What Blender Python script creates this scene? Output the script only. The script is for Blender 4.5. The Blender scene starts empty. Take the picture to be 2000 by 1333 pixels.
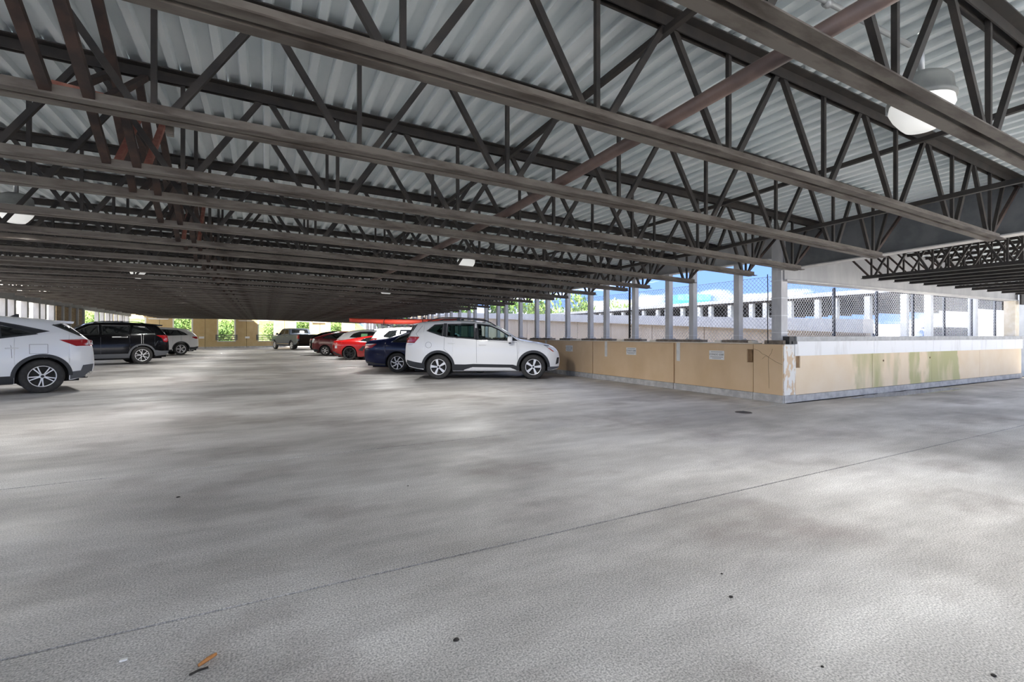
import bpy, math, random
from mathutils import Vector, Matrix

random.seed(11)
scene = bpy.context.scene
COL = scene.collection
R = math.radians
EYE = 1.254

# ------------------------------------------------------------------ camera
cam_data = bpy.data.cameras.new("camera")
cam_data.sensor_width = 36.0
cam_data.lens = 924 / 2000 * 36.0
cam_data.shift_y = -11.0 / 2000
cam_data.clip_start = 0.05
cam_data.clip_end = 600
cam = bpy.data.objects.new("camera", cam_data)
cam.location = (0, 0, EYE)
cam.rotation_euler = (R(90), 0, R(-27.65))
COL.objects.link(cam)
scene.camera = cam

# ------------------------------------------------------------------ exposure
vs = scene.view_settings
vs.view_transform = 'Standard'
vs.look = 'None'
vs.gamma = 1.0
vs.use_curve_mapping = False
vs.exposure = 1.95

# ------------------------------------------------------------------ sky
world = bpy.data.worlds.new("sky")
scene.world = world
world.use_nodes = True
wn = world.node_tree
wn.nodes.clear()
w_out = wn.nodes.new('ShaderNodeOutputWorld')
w_bg = wn.nodes.new('ShaderNodeBackground')
w_tc = wn.nodes.new('ShaderNodeTexCoord')
w_map = wn.nodes.new('ShaderNodeMapping')
w_map.inputs['Scale'].default_value = (2.2, 2.2, 11.0)
w_noise = wn.nodes.new('ShaderNodeTexNoise')
w_noise.inputs['Scale'].default_value = 1.6
w_noise.inputs['Detail'].default_value = 6
w_noise.inputs['Roughness'].default_value = 0.55
w_ramp = wn.nodes.new('ShaderNodeValToRGB')
w_ramp.color_ramp.elements[0].position = 0.48
w_ramp.color_ramp.elements[1].position = 0.66
w_sep = wn.nodes.new('ShaderNodeSeparateXYZ')
w_grad = wn.nodes.new('ShaderNodeValToRGB')
w_grad.color_ramp.elements[0].position = 0.0
w_grad.color_ramp.elements[0].color = (0.09, 0.155, 0.33, 1)
w_grad.color_ramp.elements[1].position = 0.35
w_grad.color_ramp.elements[1].color = (0.065, 0.125, 0.32, 1)
w_mix = wn.nodes.new('ShaderNodeMixRGB')
w_mix.inputs['Color2'].default_value = (1.15, 1.18, 1.25, 1)
wl = wn.links.new
wl(w_tc.outputs['Generated'], w_map.inputs['Vector'])
wl(w_map.outputs['Vector'], w_noise.inputs['Vector'])
wl(w_noise.outputs['Fac'], w_ramp.inputs['Fac'])
wl(w_tc.outputs['Generated'], w_sep.inputs['Vector'])
wl(w_sep.outputs['Z'], w_grad.inputs['Fac'])
wl(w_grad.outputs['Color'], w_mix.inputs['Color1'])
wl(w_ramp.outputs['Color'], w_mix.inputs['Fac'])
wl(w_mix.outputs['Color'], w_bg.inputs['Color'])
w_bg.inputs['Strength'].default_value = 1.25
wl(w_bg.outputs['Background'], w_out.inputs['Surface'])

# ------------------------------------------------------------------ sun
sun_data = bpy.data.lights.new("sun", 'SUN')
sun_data.energy = 8.0
sun_data.angle = R(3)
sun_data.color = (1.0, 0.96, 0.88)
sun = bpy.data.objects.new("sun", sun_data)
sun.rotation_euler = Vector((-0.10, 0.40, -0.91)).to_track_quat('-Z', 'Y').to_euler()
COL.objects.link(sun)
LAMP_POWER = 72.0

# ================================================================== materials
def _nodes(name):
    m = bpy.data.materials.new(name)
    m.use_nodes = True
    nt = m.node_tree
    b = nt.nodes['Principled BSDF']
    return m, nt, b

def mat(name, c1, c2=None, scale=4.0, rough=0.6, metal=0.0, lo=0.4, hi=0.62, detail=5,
        bump=0.0, bscale=60.0, stretch=(1, 1, 1), world_pos=False, coat=0.0, emit=0.0, spec=0.5):
    m, nt, b = _nodes(name)
    b.inputs['Roughness'].default_value = rough
    b.inputs['Metallic'].default_value = metal
    b.inputs['Specular IOR Level'].default_value = spec
    if coat:
        b.inputs['Coat Weight'].default_value = coat
        b.inputs['Coat Roughness'].default_value = 0.05
    if emit:
        b.inputs['Emission Color'].default_value = (*c1, 1)
        b.inputs['Emission Strength'].default_value = emit
    if world_pos:
        src = nt.nodes.new('ShaderNodeNewGeometry').outputs['Position']
    else:
        src = nt.nodes.new('ShaderNodeTexCoord').outputs['Object']
    mp = nt.nodes.new('ShaderNodeMapping')
    mp.inputs['Scale'].default_value = stretch
    nt.links.new(src, mp.inputs['Vector'])
    n = nt.nodes.new('ShaderNodeTexNoise')
    n.inputs['Scale'].default_value = scale
    n.inputs['Detail'].default_value = detail
    n.inputs['Roughness'].default_value = 0.6
    nt.links.new(mp.outputs['Vector'], n.inputs['Vector'])
    r = nt.nodes.new('ShaderNodeValToRGB')
    r.color_ramp.elements[0].position = lo
    r.color_ramp.elements[1].position = hi
    r.color_ramp.elements[0].color = (*c1, 1)
    r.color_ramp.elements[1].color = (*(c2 or c1), 1)
    nt.links.new(n.outputs['Fac'], r.inputs['Fac'])
    nt.links.new(r.outputs['Color'], b.inputs['Base Color'])
    if bump:
        n2 = nt.nodes.new('ShaderNodeTexNoise')
        n2.inputs['Scale'].default_value = bscale
        n2.inputs['Detail'].default_value = 3
        nt.links.new(mp.outputs['Vector'], n2.inputs['Vector'])
        bp = nt.nodes.new('ShaderNodeBump')
        bp.inputs['Strength'].default_value = bump
        bp.inputs['Distance'].default_value = 0.01
        nt.links.new(n2.outputs['Fac'], bp.inputs['Height'])
        nt.links.new(bp.outputs['Normal'], b.inputs['Normal'])
    return m

def floor_material():
    m, nt, b = _nodes('concrete_floor')
    L = nt.links.new
    pos = nt.nodes.new('ShaderNodeNewGeometry').outputs['Position']
    def noise(scale, detail, stretch=(1, 1, 1), rough=0.6):
        mp = nt.nodes.new('ShaderNodeMapping')
        mp.inputs['Scale'].default_value = stretch
        L(pos, mp.inputs['Vector'])
        n = nt.nodes.new('ShaderNodeTexNoise')
        n.inputs['Scale'].default_value = scale
        n.inputs['Detail'].default_value = detail
        n.inputs['Roughness'].default_value = rough
        L(mp.outputs['Vector'], n.inputs['Vector'])
        return n.outputs['Fac']
    def ramp(fac, p0, p1, a, c):
        r = nt.nodes.new('ShaderNodeValToRGB')
        r.color_ramp.elements[0].position = p0
        r.color_ramp.elements[1].position = p1
        r.color_ramp.elements[0].color = a
        r.color_ramp.elements[1].color = c
        L(fac, r.inputs['Fac'])
        return r.outputs['Color']
    def mix(kind, fac, a, c):
        x = nt.nodes.new('ShaderNodeMixRGB')
        x.blend_type = kind
        if isinstance(fac, float):
            x.inputs['Fac'].default_value = fac
        else:
            L(fac, x.inputs['Fac'])
        for i, v in ((1, a), (2, c)):
            if isinstance(v, tuple):
                x.inputs[i].default_value = v
            else:
                L(v, x.inputs[i])
        return x.outputs['Color']
    big = ramp(noise(0.55, 6, (0.75, 1.3, 1)), 0.36, 0.64, (0.355, 0.337, 0.315, 1), (0.625, 0.605, 0.58, 1))
    brown = ramp(noise(0.8, 5, (0.9, 1.0, 1.4)), 0.52, 0.70, (0, 0, 0, 1), (1, 1, 1, 1))
    c = mix('MIX', mix('MULTIPLY', 1.0, brown, (0.75, 0.75, 0.75, 1)), big, (0.265, 0.232, 0.215, 1))
    streak = ramp(noise(3.0, 5, (0.35, 1.4, 1)), 0.40, 0.66, (0.86, 0.86, 0.86, 1), (1.10, 1.10, 1.10, 1))
    c = mix('MULTIPLY', 0.8, c, streak)
    fine = ramp(noise(120.0, 3), 0.36, 0.64, (0.52, 0.52, 0.52, 1), (1.42, 1.42, 1.42, 1))
    c = mix('MULTIPLY', 0.9, c, fine)
    L(c, b.inputs['Base Color'])
    rr = ramp(noise(0.9, 4, (0.5, 1.2, 1)), 0.35, 0.65, (0.46, 0.46, 0.46, 1), (0.70, 0.70, 0.70, 1))
    b.inputs['Specular IOR Level'].default_value = 0.42
    L(rr, b.inputs['Roughness'])
    bp = nt.nodes.new('ShaderNodeBump')
    bp.inputs['Strength'].default_value = 0.35
    bp.inputs['Distance'].default_value = 0.006
    L(noise(70.0, 4), bp.inputs['Height'])
    L(bp.outputs['Normal'], b.inputs['Normal'])
    return m

def glass_material(name, tint, gloss=0.12):
    m = bpy.data.materials.new(name)
    m.use_nodes = True
    nt = m.node_tree
    nt.nodes.clear()
    o = nt.nodes.new('ShaderNodeOutputMaterial')
    tr = nt.nodes.new('ShaderNodeBsdfTransparent')
    tr.inputs['Color'].default_value = (*tint, 1)
    gl = nt.nodes.new('ShaderNodeBsdfGlossy')
    gl.inputs['Roughness'].default_value = 0.03
    fr = nt.nodes.new('ShaderNodeLayerWeight')
    fr.inputs['Blend'].default_value = gloss
    mx = nt.nodes.new('ShaderNodeMixShader')
    nt.links.new(fr.outputs['Fresnel'], mx.inputs['Fac'])
    nt.links.new(tr.outputs['BSDF'], mx.inputs[1])
    nt.links.new(gl.outputs['BSDF'], mx.inputs[2])
    nt.links.new(mx.outputs['Shader'], o.inputs['Surface'])
    return m

def stained_wall_material(name, base, base2, stain, amount, lo=0.5, hi=0.62, patches=None):
    """tan painted concrete with vertical run-off stains"""
    m, nt, b = _nodes(name)
    L = nt.links.new
    pos = nt.nodes.new('ShaderNodeNewGeometry').outputs['Position']
    b.inputs['Roughness'].default_value = 0.75
    def nz(scale, st, det=5):
        mp = nt.nodes.new('ShaderNodeMapping')
        mp.inputs['Scale'].default_value = st
        L(pos, mp.inputs['Vector'])
        n = nt.nodes.new('ShaderNodeTexNoise')
        n.inputs['Scale'].default_value = scale
        n.inputs['Detail'].default_value = det
        L(mp.outputs['Vector'], n.inputs['Vector'])
        return n.outputs['Fac']
    r1 = nt.nodes.new('ShaderNodeValToRGB')
    r1.color_ramp.elements[0].position = 0.3
    r1.color_ramp.elements[1].position = 0.7
    r1.color_ramp.elements[0].color = (*base, 1)
    r1.color_ramp.elements[1].color = (*base2, 1)
    L(nz(2.2, (1, 1, 1)), r1.inputs['Fac'])
    r2 = nt.nodes.new('ShaderNodeValToRGB')
    r2.color_ramp.elements[0].position = lo
    r2.color_ramp.elements[1].position = hi
    r2.color_ramp.elements[1].color = (amount, amount, amount, 1)
    L(nz(1.25, (1.0, 1.0, 0.30), 8), r2.inputs['Fac'])
    mx = nt.nodes.new('ShaderNodeMixRGB')
    mx.inputs[2].default_value = (*stain, 1)
    fac = r2.outputs['Color']
    if patches:   # where along the wall the run-off has grown, in metres
        sx = nt.nodes.new('ShaderNodeSeparateXYZ')
        wob = nt.nodes.new('ShaderNodeMath')
        wob.operation = 'MULTIPLY_ADD'
        wob.inputs[1].default_value = 1.1
        L(nz(2.6, (1, 1, 0.6), 6), wob.inputs[0])
        L(pos, sx.inputs['Vector'])
        L(sx.outputs['X'], wob.inputs[2])
        mr = nt.nodes.new('ShaderNodeMapRange')
        mr.inputs['From Min'].default_value = 8.5
        mr.inputs['From Max'].default_value = 20.0
        L(wob.outputs[0], mr.inputs['Value'])
        rp_ = nt.nodes.new('ShaderNodeValToRGB')
        el = rp_.color_ramp.elements
        el[0].position = 0.0
        el[0].color = (0, 0, 0, 1)
        el[1].position = 1.0
        el[1].color = (0, 0, 0, 1)
        for a_, b_ in patches:
            for xx, c_ in ((a_ - 0.10, 0), (a_ + 0.10, 1), (b_ - 0.08, 1), (b_ + 0.08, 0)):
                e_ = el.new((xx + 0.55 - 8.5) / 11.5)
                e_.color = (c_, c_, c_, 1)
        ml = nt.nodes.new('ShaderNodeMixRGB')
        ml.blend_type = 'MULTIPLY'
        ml.inputs['Fac'].default_value = 1.0
        L(rp_.outputs['Color'], ml.inputs[1])
        L(fac, ml.inputs[2])
        L(mr.outputs['Result'], rp_.inputs['Fac'])
        fac = ml.outputs['Color']
    L(fac, mx.inputs['Fac'])
    L(r1.outputs['Color'], mx.inputs[1])
    L(mx.outputs['Color'], b.inputs['Base Color'])
    return m

M = {}
M['floor'] = floor_material()
M['joint'] = mat('joint_filler', (0.05, 0.045, 0.04), rough=0.9)
M['deck'] = mat('galvanised_deck', (0.60, 0.67, 0.69), (0.78, 0.82, 0.83), scale=3, rough=0.48, metal=0.15, lo=0.3, hi=0.7, stretch=(1, 0.35, 1), world_pos=True)
M['steel'] = mat('weathered_steel', (0.013, 0.0115, 0.0105), (0.034, 0.027, 0.022), scale=7, rough=0.6, lo=0.35, hi=0.7)
M['chord'] = mat('rusty_chord', (0.135, 0.118, 0.100), (0.045, 0.032, 0.024), scale=4, rough=0.6, lo=0.42, hi=0.66, stretch=(0.6, 2, 2))
M['rust'] = mat('rusted_brace', (0.030, 0.022, 0.019), (0.062, 0.036, 0.027), scale=9, rough=0.75)
M['redbar'] = mat('red_primer', (0.26, 0.085, 0.06), (0.34, 0.15, 0.11), scale=14, rough=0.7)
M['pipe'] = mat('brown_pipe', (0.095, 0.064, 0.055), (0.130, 0.085, 0.070), scale=6, rough=0.5)
M['girder'] = mat('grey_girder', (0.100, 0.108, 0.114), (0.145, 0.150, 0.155), scale=3, rough=0.55)
M['flange'] = mat('pale_flange', (0.44, 0.43, 0.42), (0.54, 0.53, 0.51), scale=5, rough=0.6)
M['beam'] = mat('grey_beam', (0.32, 0.32, 0.325), (0.40, 0.40, 0.40), scale=2, rough=0.65, stretch=(1, 1, 0.3))
M['column'] = mat('grey_column', (0.44, 0.44, 0.45), (0.55, 0.55, 0.55), scale=5, rough=0.55, stretch=(1, 1, 0.3))
M['pad'] = mat('brown_pad', (0.15, 0.12, 0.095), (0.24, 0.20, 0.16), scale=12, rough=0.85)
M['wallA'] = stained_wall_material('tan_wall', (0.66, 0.47, 0.275), (0.72, 0.53, 0.335), (0.44, 0.29, 0.16), 0.35, 0.5, 0.75)
M['wallB'] = stained_wall_material('tan_wall_mossy', (0.80, 0.64, 0.44), (0.84, 0.70, 0.52), (0.44, 0.43, 0.19), 0.85, 0.34, 0.50, [(10.9, 12.7), (13.25, 13.65), (14.0, 15.7)])
M['wallF'] = stained_wall_material('far_tan_wall', (0.50, 0.36, 0.17), (0.56, 0.42, 0.22), (0.42, 0.28, 0.14), 0.4, 0.5, 0.75)
M['peel'] = mat('peeling_paint', (0.80, 0.78, 0.73), (0.68, 0.52, 0.35), scale=7, rough=0.8, lo=0.50, hi=0.54, stretch=(1.5, 1.5, 0.6), world_pos=True)
M['curb'] = mat('grey_curb', (0.40, 0.39, 0.38), (0.55, 0.54, 0.52), scale=6, rough=0.85, bump=0.3, bscale=40, world_pos=True)
M['wallcap'] = mat('cream_cap', (0.74, 0.66, 0.52), (0.82, 0.76, 0.66), scale=6, rough=0.8)
M['whiteband'] = mat('white_band', (0.88, 0.88, 0.87), (0.72, 0.71, 0.68), scale=2.0, rough=0.7, lo=0.55, hi=0.75, stretch=(2.2, 2.2, 0.35), world_pos=True)
M['greycap'] = mat('grey_cap', (0.42, 0.42, 0.41), (0.52, 0.52, 0.51), scale=8, rough=0.8)
M['blackcap'] = mat('black_cap', (0.025, 0.025, 0.025), (0.06, 0.058, 0.055), scale=20, rough=0.6)
M['crack'] = mat('crack_line', (0.22, 0.14, 0.08), rough=0.9)
M['pocket'] = mat('brown_pocket', (0.24, 0.15, 0.075), (0.32, 0.20, 0.10), scale=8, rough=0.85)
M['sign'] = mat('sign_plate', (0.78, 0.78, 0.76), rough=0.5)
M['ink'] = mat('sign_ink', (0.03, 0.03, 0.03), rough=0.6)
M['greyink'] = mat('sign_grey_ink', (0.30, 0.29, 0.29), rough=0.6)
M['mark'] = mat('white_mark', (0.76, 0.75, 0.72), (0.66, 0.65, 0.62), scale=10, rough=0.8)
M['wire'] = mat('fence_wire', (0.62, 0.63, 0.64), rough=0.45, metal=0.3)
M['post'] = mat('dark_post', (0.060, 0.066, 0.085), (0.10, 0.105, 0.12), scale=8, rough=0.5)
M['drain'] = mat('drain_iron', (0.05, 0.04, 0.038), (0.11, 0.09, 0.08), scale=20, rough=0.7)
M['housing'] = mat('lamp_housing', (0.24, 0.25, 0.24), (0.30, 0.31, 0.29), scale=6, rough=0.5)
M['refractor'] = mat('lamp_refractor', (0.93, 0.93, 0.90), rough=0.35, emit=0.12)
M['conduit'] = mat('conduit', (0.42, 0.44, 0.45), rough=0.4, metal=0.4)
M['outground'] = mat('outdoor_concrete', (0.62, 0.60, 0.56), (0.72, 0.70, 0.66), scale=1.2, rough=0.9, world_pos=True)
M['rampwall'] = mat('ramp_wall', (0.60, 0.50, 0.38), (0.68, 0.58, 0.46), scale=2, rough=0.85, world_pos=True, stretch=(1, 1, 0.2))
M['coping'] = mat('ramp_coping', (0.70, 0.69, 0.66), (0.78, 0.77, 0.74), scale=3, rough=0.85)
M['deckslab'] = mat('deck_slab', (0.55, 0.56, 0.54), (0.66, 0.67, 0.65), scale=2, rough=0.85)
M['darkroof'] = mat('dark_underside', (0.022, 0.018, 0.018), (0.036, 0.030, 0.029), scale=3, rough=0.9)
M['teal'] = mat('teal_cladding', (0.06, 0.42, 0.52), (0.10, 0.50, 0.60), scale=2, rough=0.5)
M['rock'] = mat('pale_rock', (0.72, 0.68, 0.60), (0.42, 0.37, 0.30), scale=1.6, rough=0.95, lo=0.48, hi=0.66, bump=0.6, bscale=5, world_pos=True)
M['timber'] = mat('tan_timber', (0.34, 0.25, 0.15), (0.44, 0.34, 0.22), scale=3, rough=0.85, stretch=(1, 1, 6))
M['leafA'] = mat('leaf_green', (0.045, 0.11, 0.016), (0.11, 0.19, 0.035), scale=1.5, rough=0.7, world_pos=True)
M['leafB'] = mat('leaf_light', (0.09, 0.17, 0.028), (0.18, 0.25, 0.065), scale=1.5, rough=0.7, world_pos=True)
M['bark'] = mat('bark', (0.13, 0.10, 0.08), (0.20, 0.16, 0.12), scale=8, rough=0.9)
M['grass'] = mat('grass_bank', (0.07, 0.13, 0.025), (0.16, 0.20, 0.06), scale=2, rough=0.95, world_pos=True)
M['frame'] = mat('window_frame', (0.74, 0.73, 0.70), rough=0.7)
M['slat'] = mat('grey_slat', (0.17, 0.16, 0.13), (0.24, 0.22, 0.18), scale=8, rough=0.8)
# cars
def paint(name, c, coat=0.6, rough=0.35, metal=0.0, spec=0.5):
    return mat(name, c, rough=rough, metal=metal, coat=coat, spec=spec)
M['p_white'] = paint('paint_white', (0.87, 0.87, 0.86))
M['p_white2'] = paint('paint_bright_white', (0.90, 0.91, 0.92))
M['p_silver'] = paint('paint_silver_white', (0.80, 0.79, 0.76))
M['p_black'] = paint('paint_black', (0.004, 0.004, 0.005), coat=0.35, rough=0.2, spec=0.15)
M['p_navy'] = paint('paint_navy', (0.006, 0.010, 0.045), coat=0.4, rough=0.2, spec=0.2)
M['p_red'] = paint('paint_red', (0.40, 0.008, 0.008), coat=0.6, rough=0.25)
M['p_maroon'] = paint('paint_maroon', (0.15, 0.007, 0.013), coat=0.5, rough=0.25)
M['p_grey'] = paint('paint_grey_blue', (0.085, 0.105, 0.14), coat=0.5, rough=0.3)
M['clad'] = mat('black_cladding', (0.028, 0.030, 0.034), rough=0.55)
M['cladgrey'] = mat('grey_cladding', (0.10, 0.105, 0.115), rough=0.55)
M['rubber'] = mat('tyre_rubber', (0.030, 0.029, 0.028), (0.045, 0.043, 0.041), scale=12, rough=0.8)
M['alloy'] = mat('bright_alloy', (0.86, 0.86, 0.87), rough=0.3, metal=0.15)
M['darkalloy'] = mat('black_alloy', (0.022, 0.022, 0.024), rough=0.4, metal=0.4)
M['under'] = mat('underbody', (0.010, 0.010, 0.010), rough=0.9)
M['glassdark'] = mat('privacy_glass', (0.012, 0.014, 0.015), rough=0.05, spec=0.8)
M['glassdark'].node_tree.nodes['Principled BSDF'].inputs['Coat Weight'].default_value = 0.5
M['glassclear'] = glass_material('clear_glass', (0.80, 0.90, 0.85))
M['glassgreen'] = glass_material('tinted_glass', (0.22, 0.33, 0.30))
M['taillight'] = mat('red_lens', (0.42, 0.010, 0.014), rough=0.12, coat=1.0)
M['lens'] = mat('clear_lens', (0.72, 0.73, 0.74), rough=0.12, coat=1.0)
M['lensdark'] = mat('dark_lens', (0.05, 0.055, 0.07), rough=0.12, coat=1.0)
M['chrome'] = mat('chrome', (0.80, 0.80, 0.80), rough=0.12, metal=1.0)
M['seam'] = mat('panel_seam', (0.20, 0.20, 0.20), rough=0.8)
M['seat'] = mat('seat_fabric', (0.035, 0.036, 0.038), rough=0.9)
M['amber'] = mat('amber_lens', (0.50, 0.08, 0.03), rough=0.2)
M['badge'] = mat('blue_badge', (0.02, 0.05, 0.22), rough=0.3)
M['green'] = mat('green_sticker', (0.25, 0.62, 0.28), rough=0.6)
M['kayak'] = mat('kayak_plastic', (0.72, 0.060, 0.030), (0.80, 0.09, 0.05), scale=2, rough=0.4)
M['strap'] = mat('black_strap', (0.015, 0.015, 0.015), rough=0.8)
M['twig'] = mat('orange_twig', (0.46, 0.20, 0.06), (0.32, 0.13, 0.04), scale=30, rough=0.8)
M['scrap'] = mat('dark_scrap', (0.030, 0.026, 0.022), rough=0.9)
M['paper'] = mat('paper_bit', (0.75, 0.74, 0.70), rough=0.9)

# ================================================================== mesh helpers
class MB:
    def __init__(self):
        self.v = []
        self.f = []
    def add(self, verts, faces):
        o = len(self.v)
        self.v += [tuple(p) for p in verts]
        self.f += [tuple(i + o for i in q) for q in faces]
        return self
    def box(self, x0, x1, y0, y1, z0, z1):
        v = [(x0, y0, z0), (x1, y0, z0), (x1, y1, z0), (x0, y1, z0), (x0, y0, z1), (x1, y0, z1), (x1, y1, z1), (x0, y1, z1)]
        return self.add(v, [(3, 2, 1, 0), (4, 5, 6, 7), (0, 1, 5, 4), (1, 2, 6, 5), (2, 3, 7, 6), (3, 0, 4, 7)])
    def bar(self, p, q, w, h=None, up=(0, 0, 1)):
        """square bar from p to q"""
        h = h or w
        p, q = Vector(p), Vector(q)
        d = (q - p).normalized()
        u = Vector(up)
        if abs(d.dot(u)) > 0.95:
            u = Vector((0, 1, 0))
        s = d.cross(u).normalized()
        t = s.cross(d).normalized()
        c = [(-w / 2, -h / 2), (w / 2, -h / 2), (w / 2, h / 2), (-w / 2, h / 2)]
        v = [p + s * a + t * b for a, b in c] + [q + s * a + t * b for a, b in c]
        return self.add(v, [(3, 2, 1, 0), (4, 5, 6, 7), (0, 1, 5, 4), (1, 2, 6, 5), (2, 3, 7, 6), (3, 0, 4, 7)])
    def tube(self, pts, r, n=8, cap=True):
        pts = [Vector(p) for p in pts]
        o = len(self.v)
        prev = None
        for i, p in enumerate(pts):
            d = (pts[min(i + 1, len(pts) - 1)] - pts[max(i - 1, 0)]).normalized()
            u = Vector((0, 0, 1)) if abs(d.z) < 0.9 else Vector((1, 0, 0))
            s = d.cross(u).normalized()
            t = s.cross(d)
            rr = r[i] if isinstance(r, (list, tuple)) else r
            for k in range(n):
                a = 2 * math.pi * k / n
                self.v.append(tuple(p + s * (rr * math.cos(a)) + t * (rr * math.sin(a))))
        for i in range(len(pts) - 1):
            for k in range(n):
                a, b = o + i * n + k, o + i * n + (k + 1) % n
                self.f.append((a, b, b + n, a + n))
        if cap:
            self.f.append(tuple(o + k for k in range(n))[::-1])
            self.f.append(tuple(o + (len(pts) - 1) * n + k for k in range(n)))
        return self
    def lathe(self, prof, n=32, axis='z', c=(0, 0, 0)):
        o = len(self.v)
        for r, h in prof:
            for k in range(n):
                a = 2 * math.pi * k / n
                x, y = r * math.cos(a), r * math.sin(a)
                if axis == 'z':
                    p = (c[0] + x, c[1] + y, c[2] + h)
                else:
                    p = (c[0] + x, c[1] + h, c[2] + y)
                self.v.append(p)
        for i in range(len(prof) - 1):
            for k in range(n):
                a, b = o + i * n + k, o + i * n + (k + 1) % n
                self.f.append((a, b, b + n, a + n))
        return self
    def prism(self, poly, axis, a, b):
        """poly: 2D outline; axis 'x': (y,z) outline extruded a..b along x; 'y': (x,z); 'z': (x,y)"""
        def P(p, t):
            return {'x': (t, p[0], p[1]), 'y': (p[0], t, p[1]), 'z': (p[0], p[1], t)}[axis]
        n = len(poly)
        v = [P(p, a) for p in poly] + [P(p, b) for p in poly]
        f = [tuple(range(n))[::-1], tuple(range(n, 2 * n))]
        f += [(i, (i + 1) % n, n + (i + 1) % n, n + i) for i in range(n)]
        return self.add(v, f)
    def sweep(self, poly, path):
        """poly (y,z) carried along a path of (x,z)"""
        n = len(poly)
        o = len(self.v)
        for x, z in path:
            for y, pz in poly:
                self.v.append((x, y, z + pz))
        for i in range(len(path) - 1):
            for k in range(n):
                a, b = o + i * n + k, o + i * n + (k + 1) % n
                self.f.append((a, b, b + n, a + n))
        self.f.append(tuple(o + k for k in range(n))[::-1])
        self.f.append(tuple(o + (len(path) - 1) * n + k for k in range(n)))
        return self
    def mesh(self, name, m, smooth=False):
        me = bpy.data.meshes.new(name)
        me.from_pydata(self.v, [], self.f)
        if m is not None:
            me.materials.append(M[m] if isinstance(m, str) else m)
        if smooth:
            me.polygons.foreach_set('use_smooth', [True] * len(me.polygons))
        me.update()
        return me

def fix_normals(me):
    import bmesh
    b = bmesh.new()
    b.from_mesh(me)
    bmesh.ops.recalc_face_normals(b, faces=b.faces)
    b.to_mesh(me)
    b.free()
    return me

def obj(name, data, parent=None, loc=None, rot=None):
    o = bpy.data.objects.new(name, data)
    COL.objects.link(o)
    if parent is not None:
        o.parent = parent
    if loc is not None:
        o.location = loc
    if rot is not None:
        o.rotation_euler = rot
    return o

def build(name, mb, m, parent=None, smooth=False, loc=None, rot=None, fix=True):
    me = mb.mesh(name, m, smooth)
    if fix:
        fix_normals(me)
    return obj(name, me, parent, loc, rot)

def tag(o, label=None, cat=None, group=None, kind=None):
    if label: o['label'] = label
    if cat: o['category'] = cat
    if group: o['group'] = group
    if kind: o['kind'] = kind
    return o

def empty(name, loc=(0, 0, 0), rz=0.0):
    o = obj(name, None, None, loc, (0, 0, rz))
    o.empty_display_size = 0.2
    return o

def copy_tree(o, parent=None):
    c = o.copy()
    COL.objects.link(c)
    c.parent = parent
    for ch in o.children:
        copy_tree(ch, c)
    return c

ORD = ['first', 'second', 'third', 'fourth', 'fifth', 'sixth', 'seventh', 'eighth', 'ninth', 'tenth', 'eleventh', 'twelfth', 'thirteenth', 'fourteenth', 'fifteenth', 'sixteenth', 'seventeenth', 'eighteenth', 'nineteenth', 'twentieth',
       'twenty-first', 'twenty-second', 'twenty-third', 'twenty-fourth', 'twenty-fifth', 'twenty-sixth', 'twenty-seventh', 'twenty-eighth', 'twenty-ninth', 'thirtieth',
       'thirty-first', 'thirty-second', 'thirty-third', 'thirty-fourth', 'thirty-fifth', 'thirty-sixth', 'thirty-seventh', 'thirty-eighth', 'thirty-ninth', 'fortieth', 'forty-first', 'forty-second']

# ================================================================== roof geometry
_PROF = [(-9.4, 1.32), (-7.3, 1.33), (-3.0, 1.33), (-1.1, 1.31), (1.0, 1.275), (4.9, 1.185), (7.9, 1.085), (9.4, 1.03)]
def zbot(x):
    for (a, za), (b, zb) in zip(_PROF, _PROF[1:]):
        if x <= b:
            return EYE + za + (zb - za) * (x - a) / (b - a)
    return EYE + _PROF[-1][1]
def zoff(y):
    return max(0.0, 4.8 - y) * 0.03
JD = 0.86
def ztop(x):
    return zbot(x) + JD

# ================================================================== floor
fl = MB().box(-12, 24, -30, 62, -0.30, -0.025)
floor = tag(build('floor', fl, 'joint'), kind='structure')
SLABS = [(-9.6, 24, -30, -0.9)] + [(-9.6, 24, -0.9, 2.53), (-9.6, 24, 2.53, 5.33), (-9.6, 8.5, 5.33, 11.2), (-9.6, 8.5, 11.2, 20.5),  # first slab stretched unseen behind the camera to bounce daylight inside
         (-9.6, 8.5, 20.5, 30.0), (-9.6, 8.5, 30.0, 40.0), (-9.6, 12.0, 40.0, 61.5)]
for x0, x1, y0, y1 in SLABS:
    g = 0.009
    build('slab', MB().box(x0, x1, y0 + g, y1 - g, -0.15, 0.0), 'floor', floor)

# ================================================================== wall along the car row (wall_right)
XA = 8.5
wall_right = tag(build('wall_right', MB().box(XA + 0.05, XA + 0.24, 5.50, 47, 0.0, 1.085), 'wallA'), kind='structure')
joints = [6.02, 8.06, 11.16, 14.26, 17.36, 20.46, 23.56, 26.66, 29.76, 32.86, 35.96, 39.06, 42.16, 45.26]
for i, (a, b) in enumerate(zip(joints, joints[1:])):
    w = MB().box(XA + 0.012, XA + 0.06, a + 0.018, b - 0.018, 0.14, 1.075)
    if i == 0:   # pocket cut near the corner pillar
        w = MB()
        w.box(XA + 0.012, XA + 0.06, a + 0.15, b - 0.018, 0.14, 1.075)
        w.box(XA + 0.012, XA + 0.06, a + 0.018, a + 0.15, 0.14, 0.72)
        w.box(XA + 0.012, XA + 0.06, a + 0.018, a + 0.15, 0.98, 1.075)
    build('wall_panel', w, 'wallA', wall_right)
    build('base_curb', MB().box(XA - 0.012, XA + 0.06, a + 0.012, b - 0.012, 0.0, 0.135), 'curb', wall_right)
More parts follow.
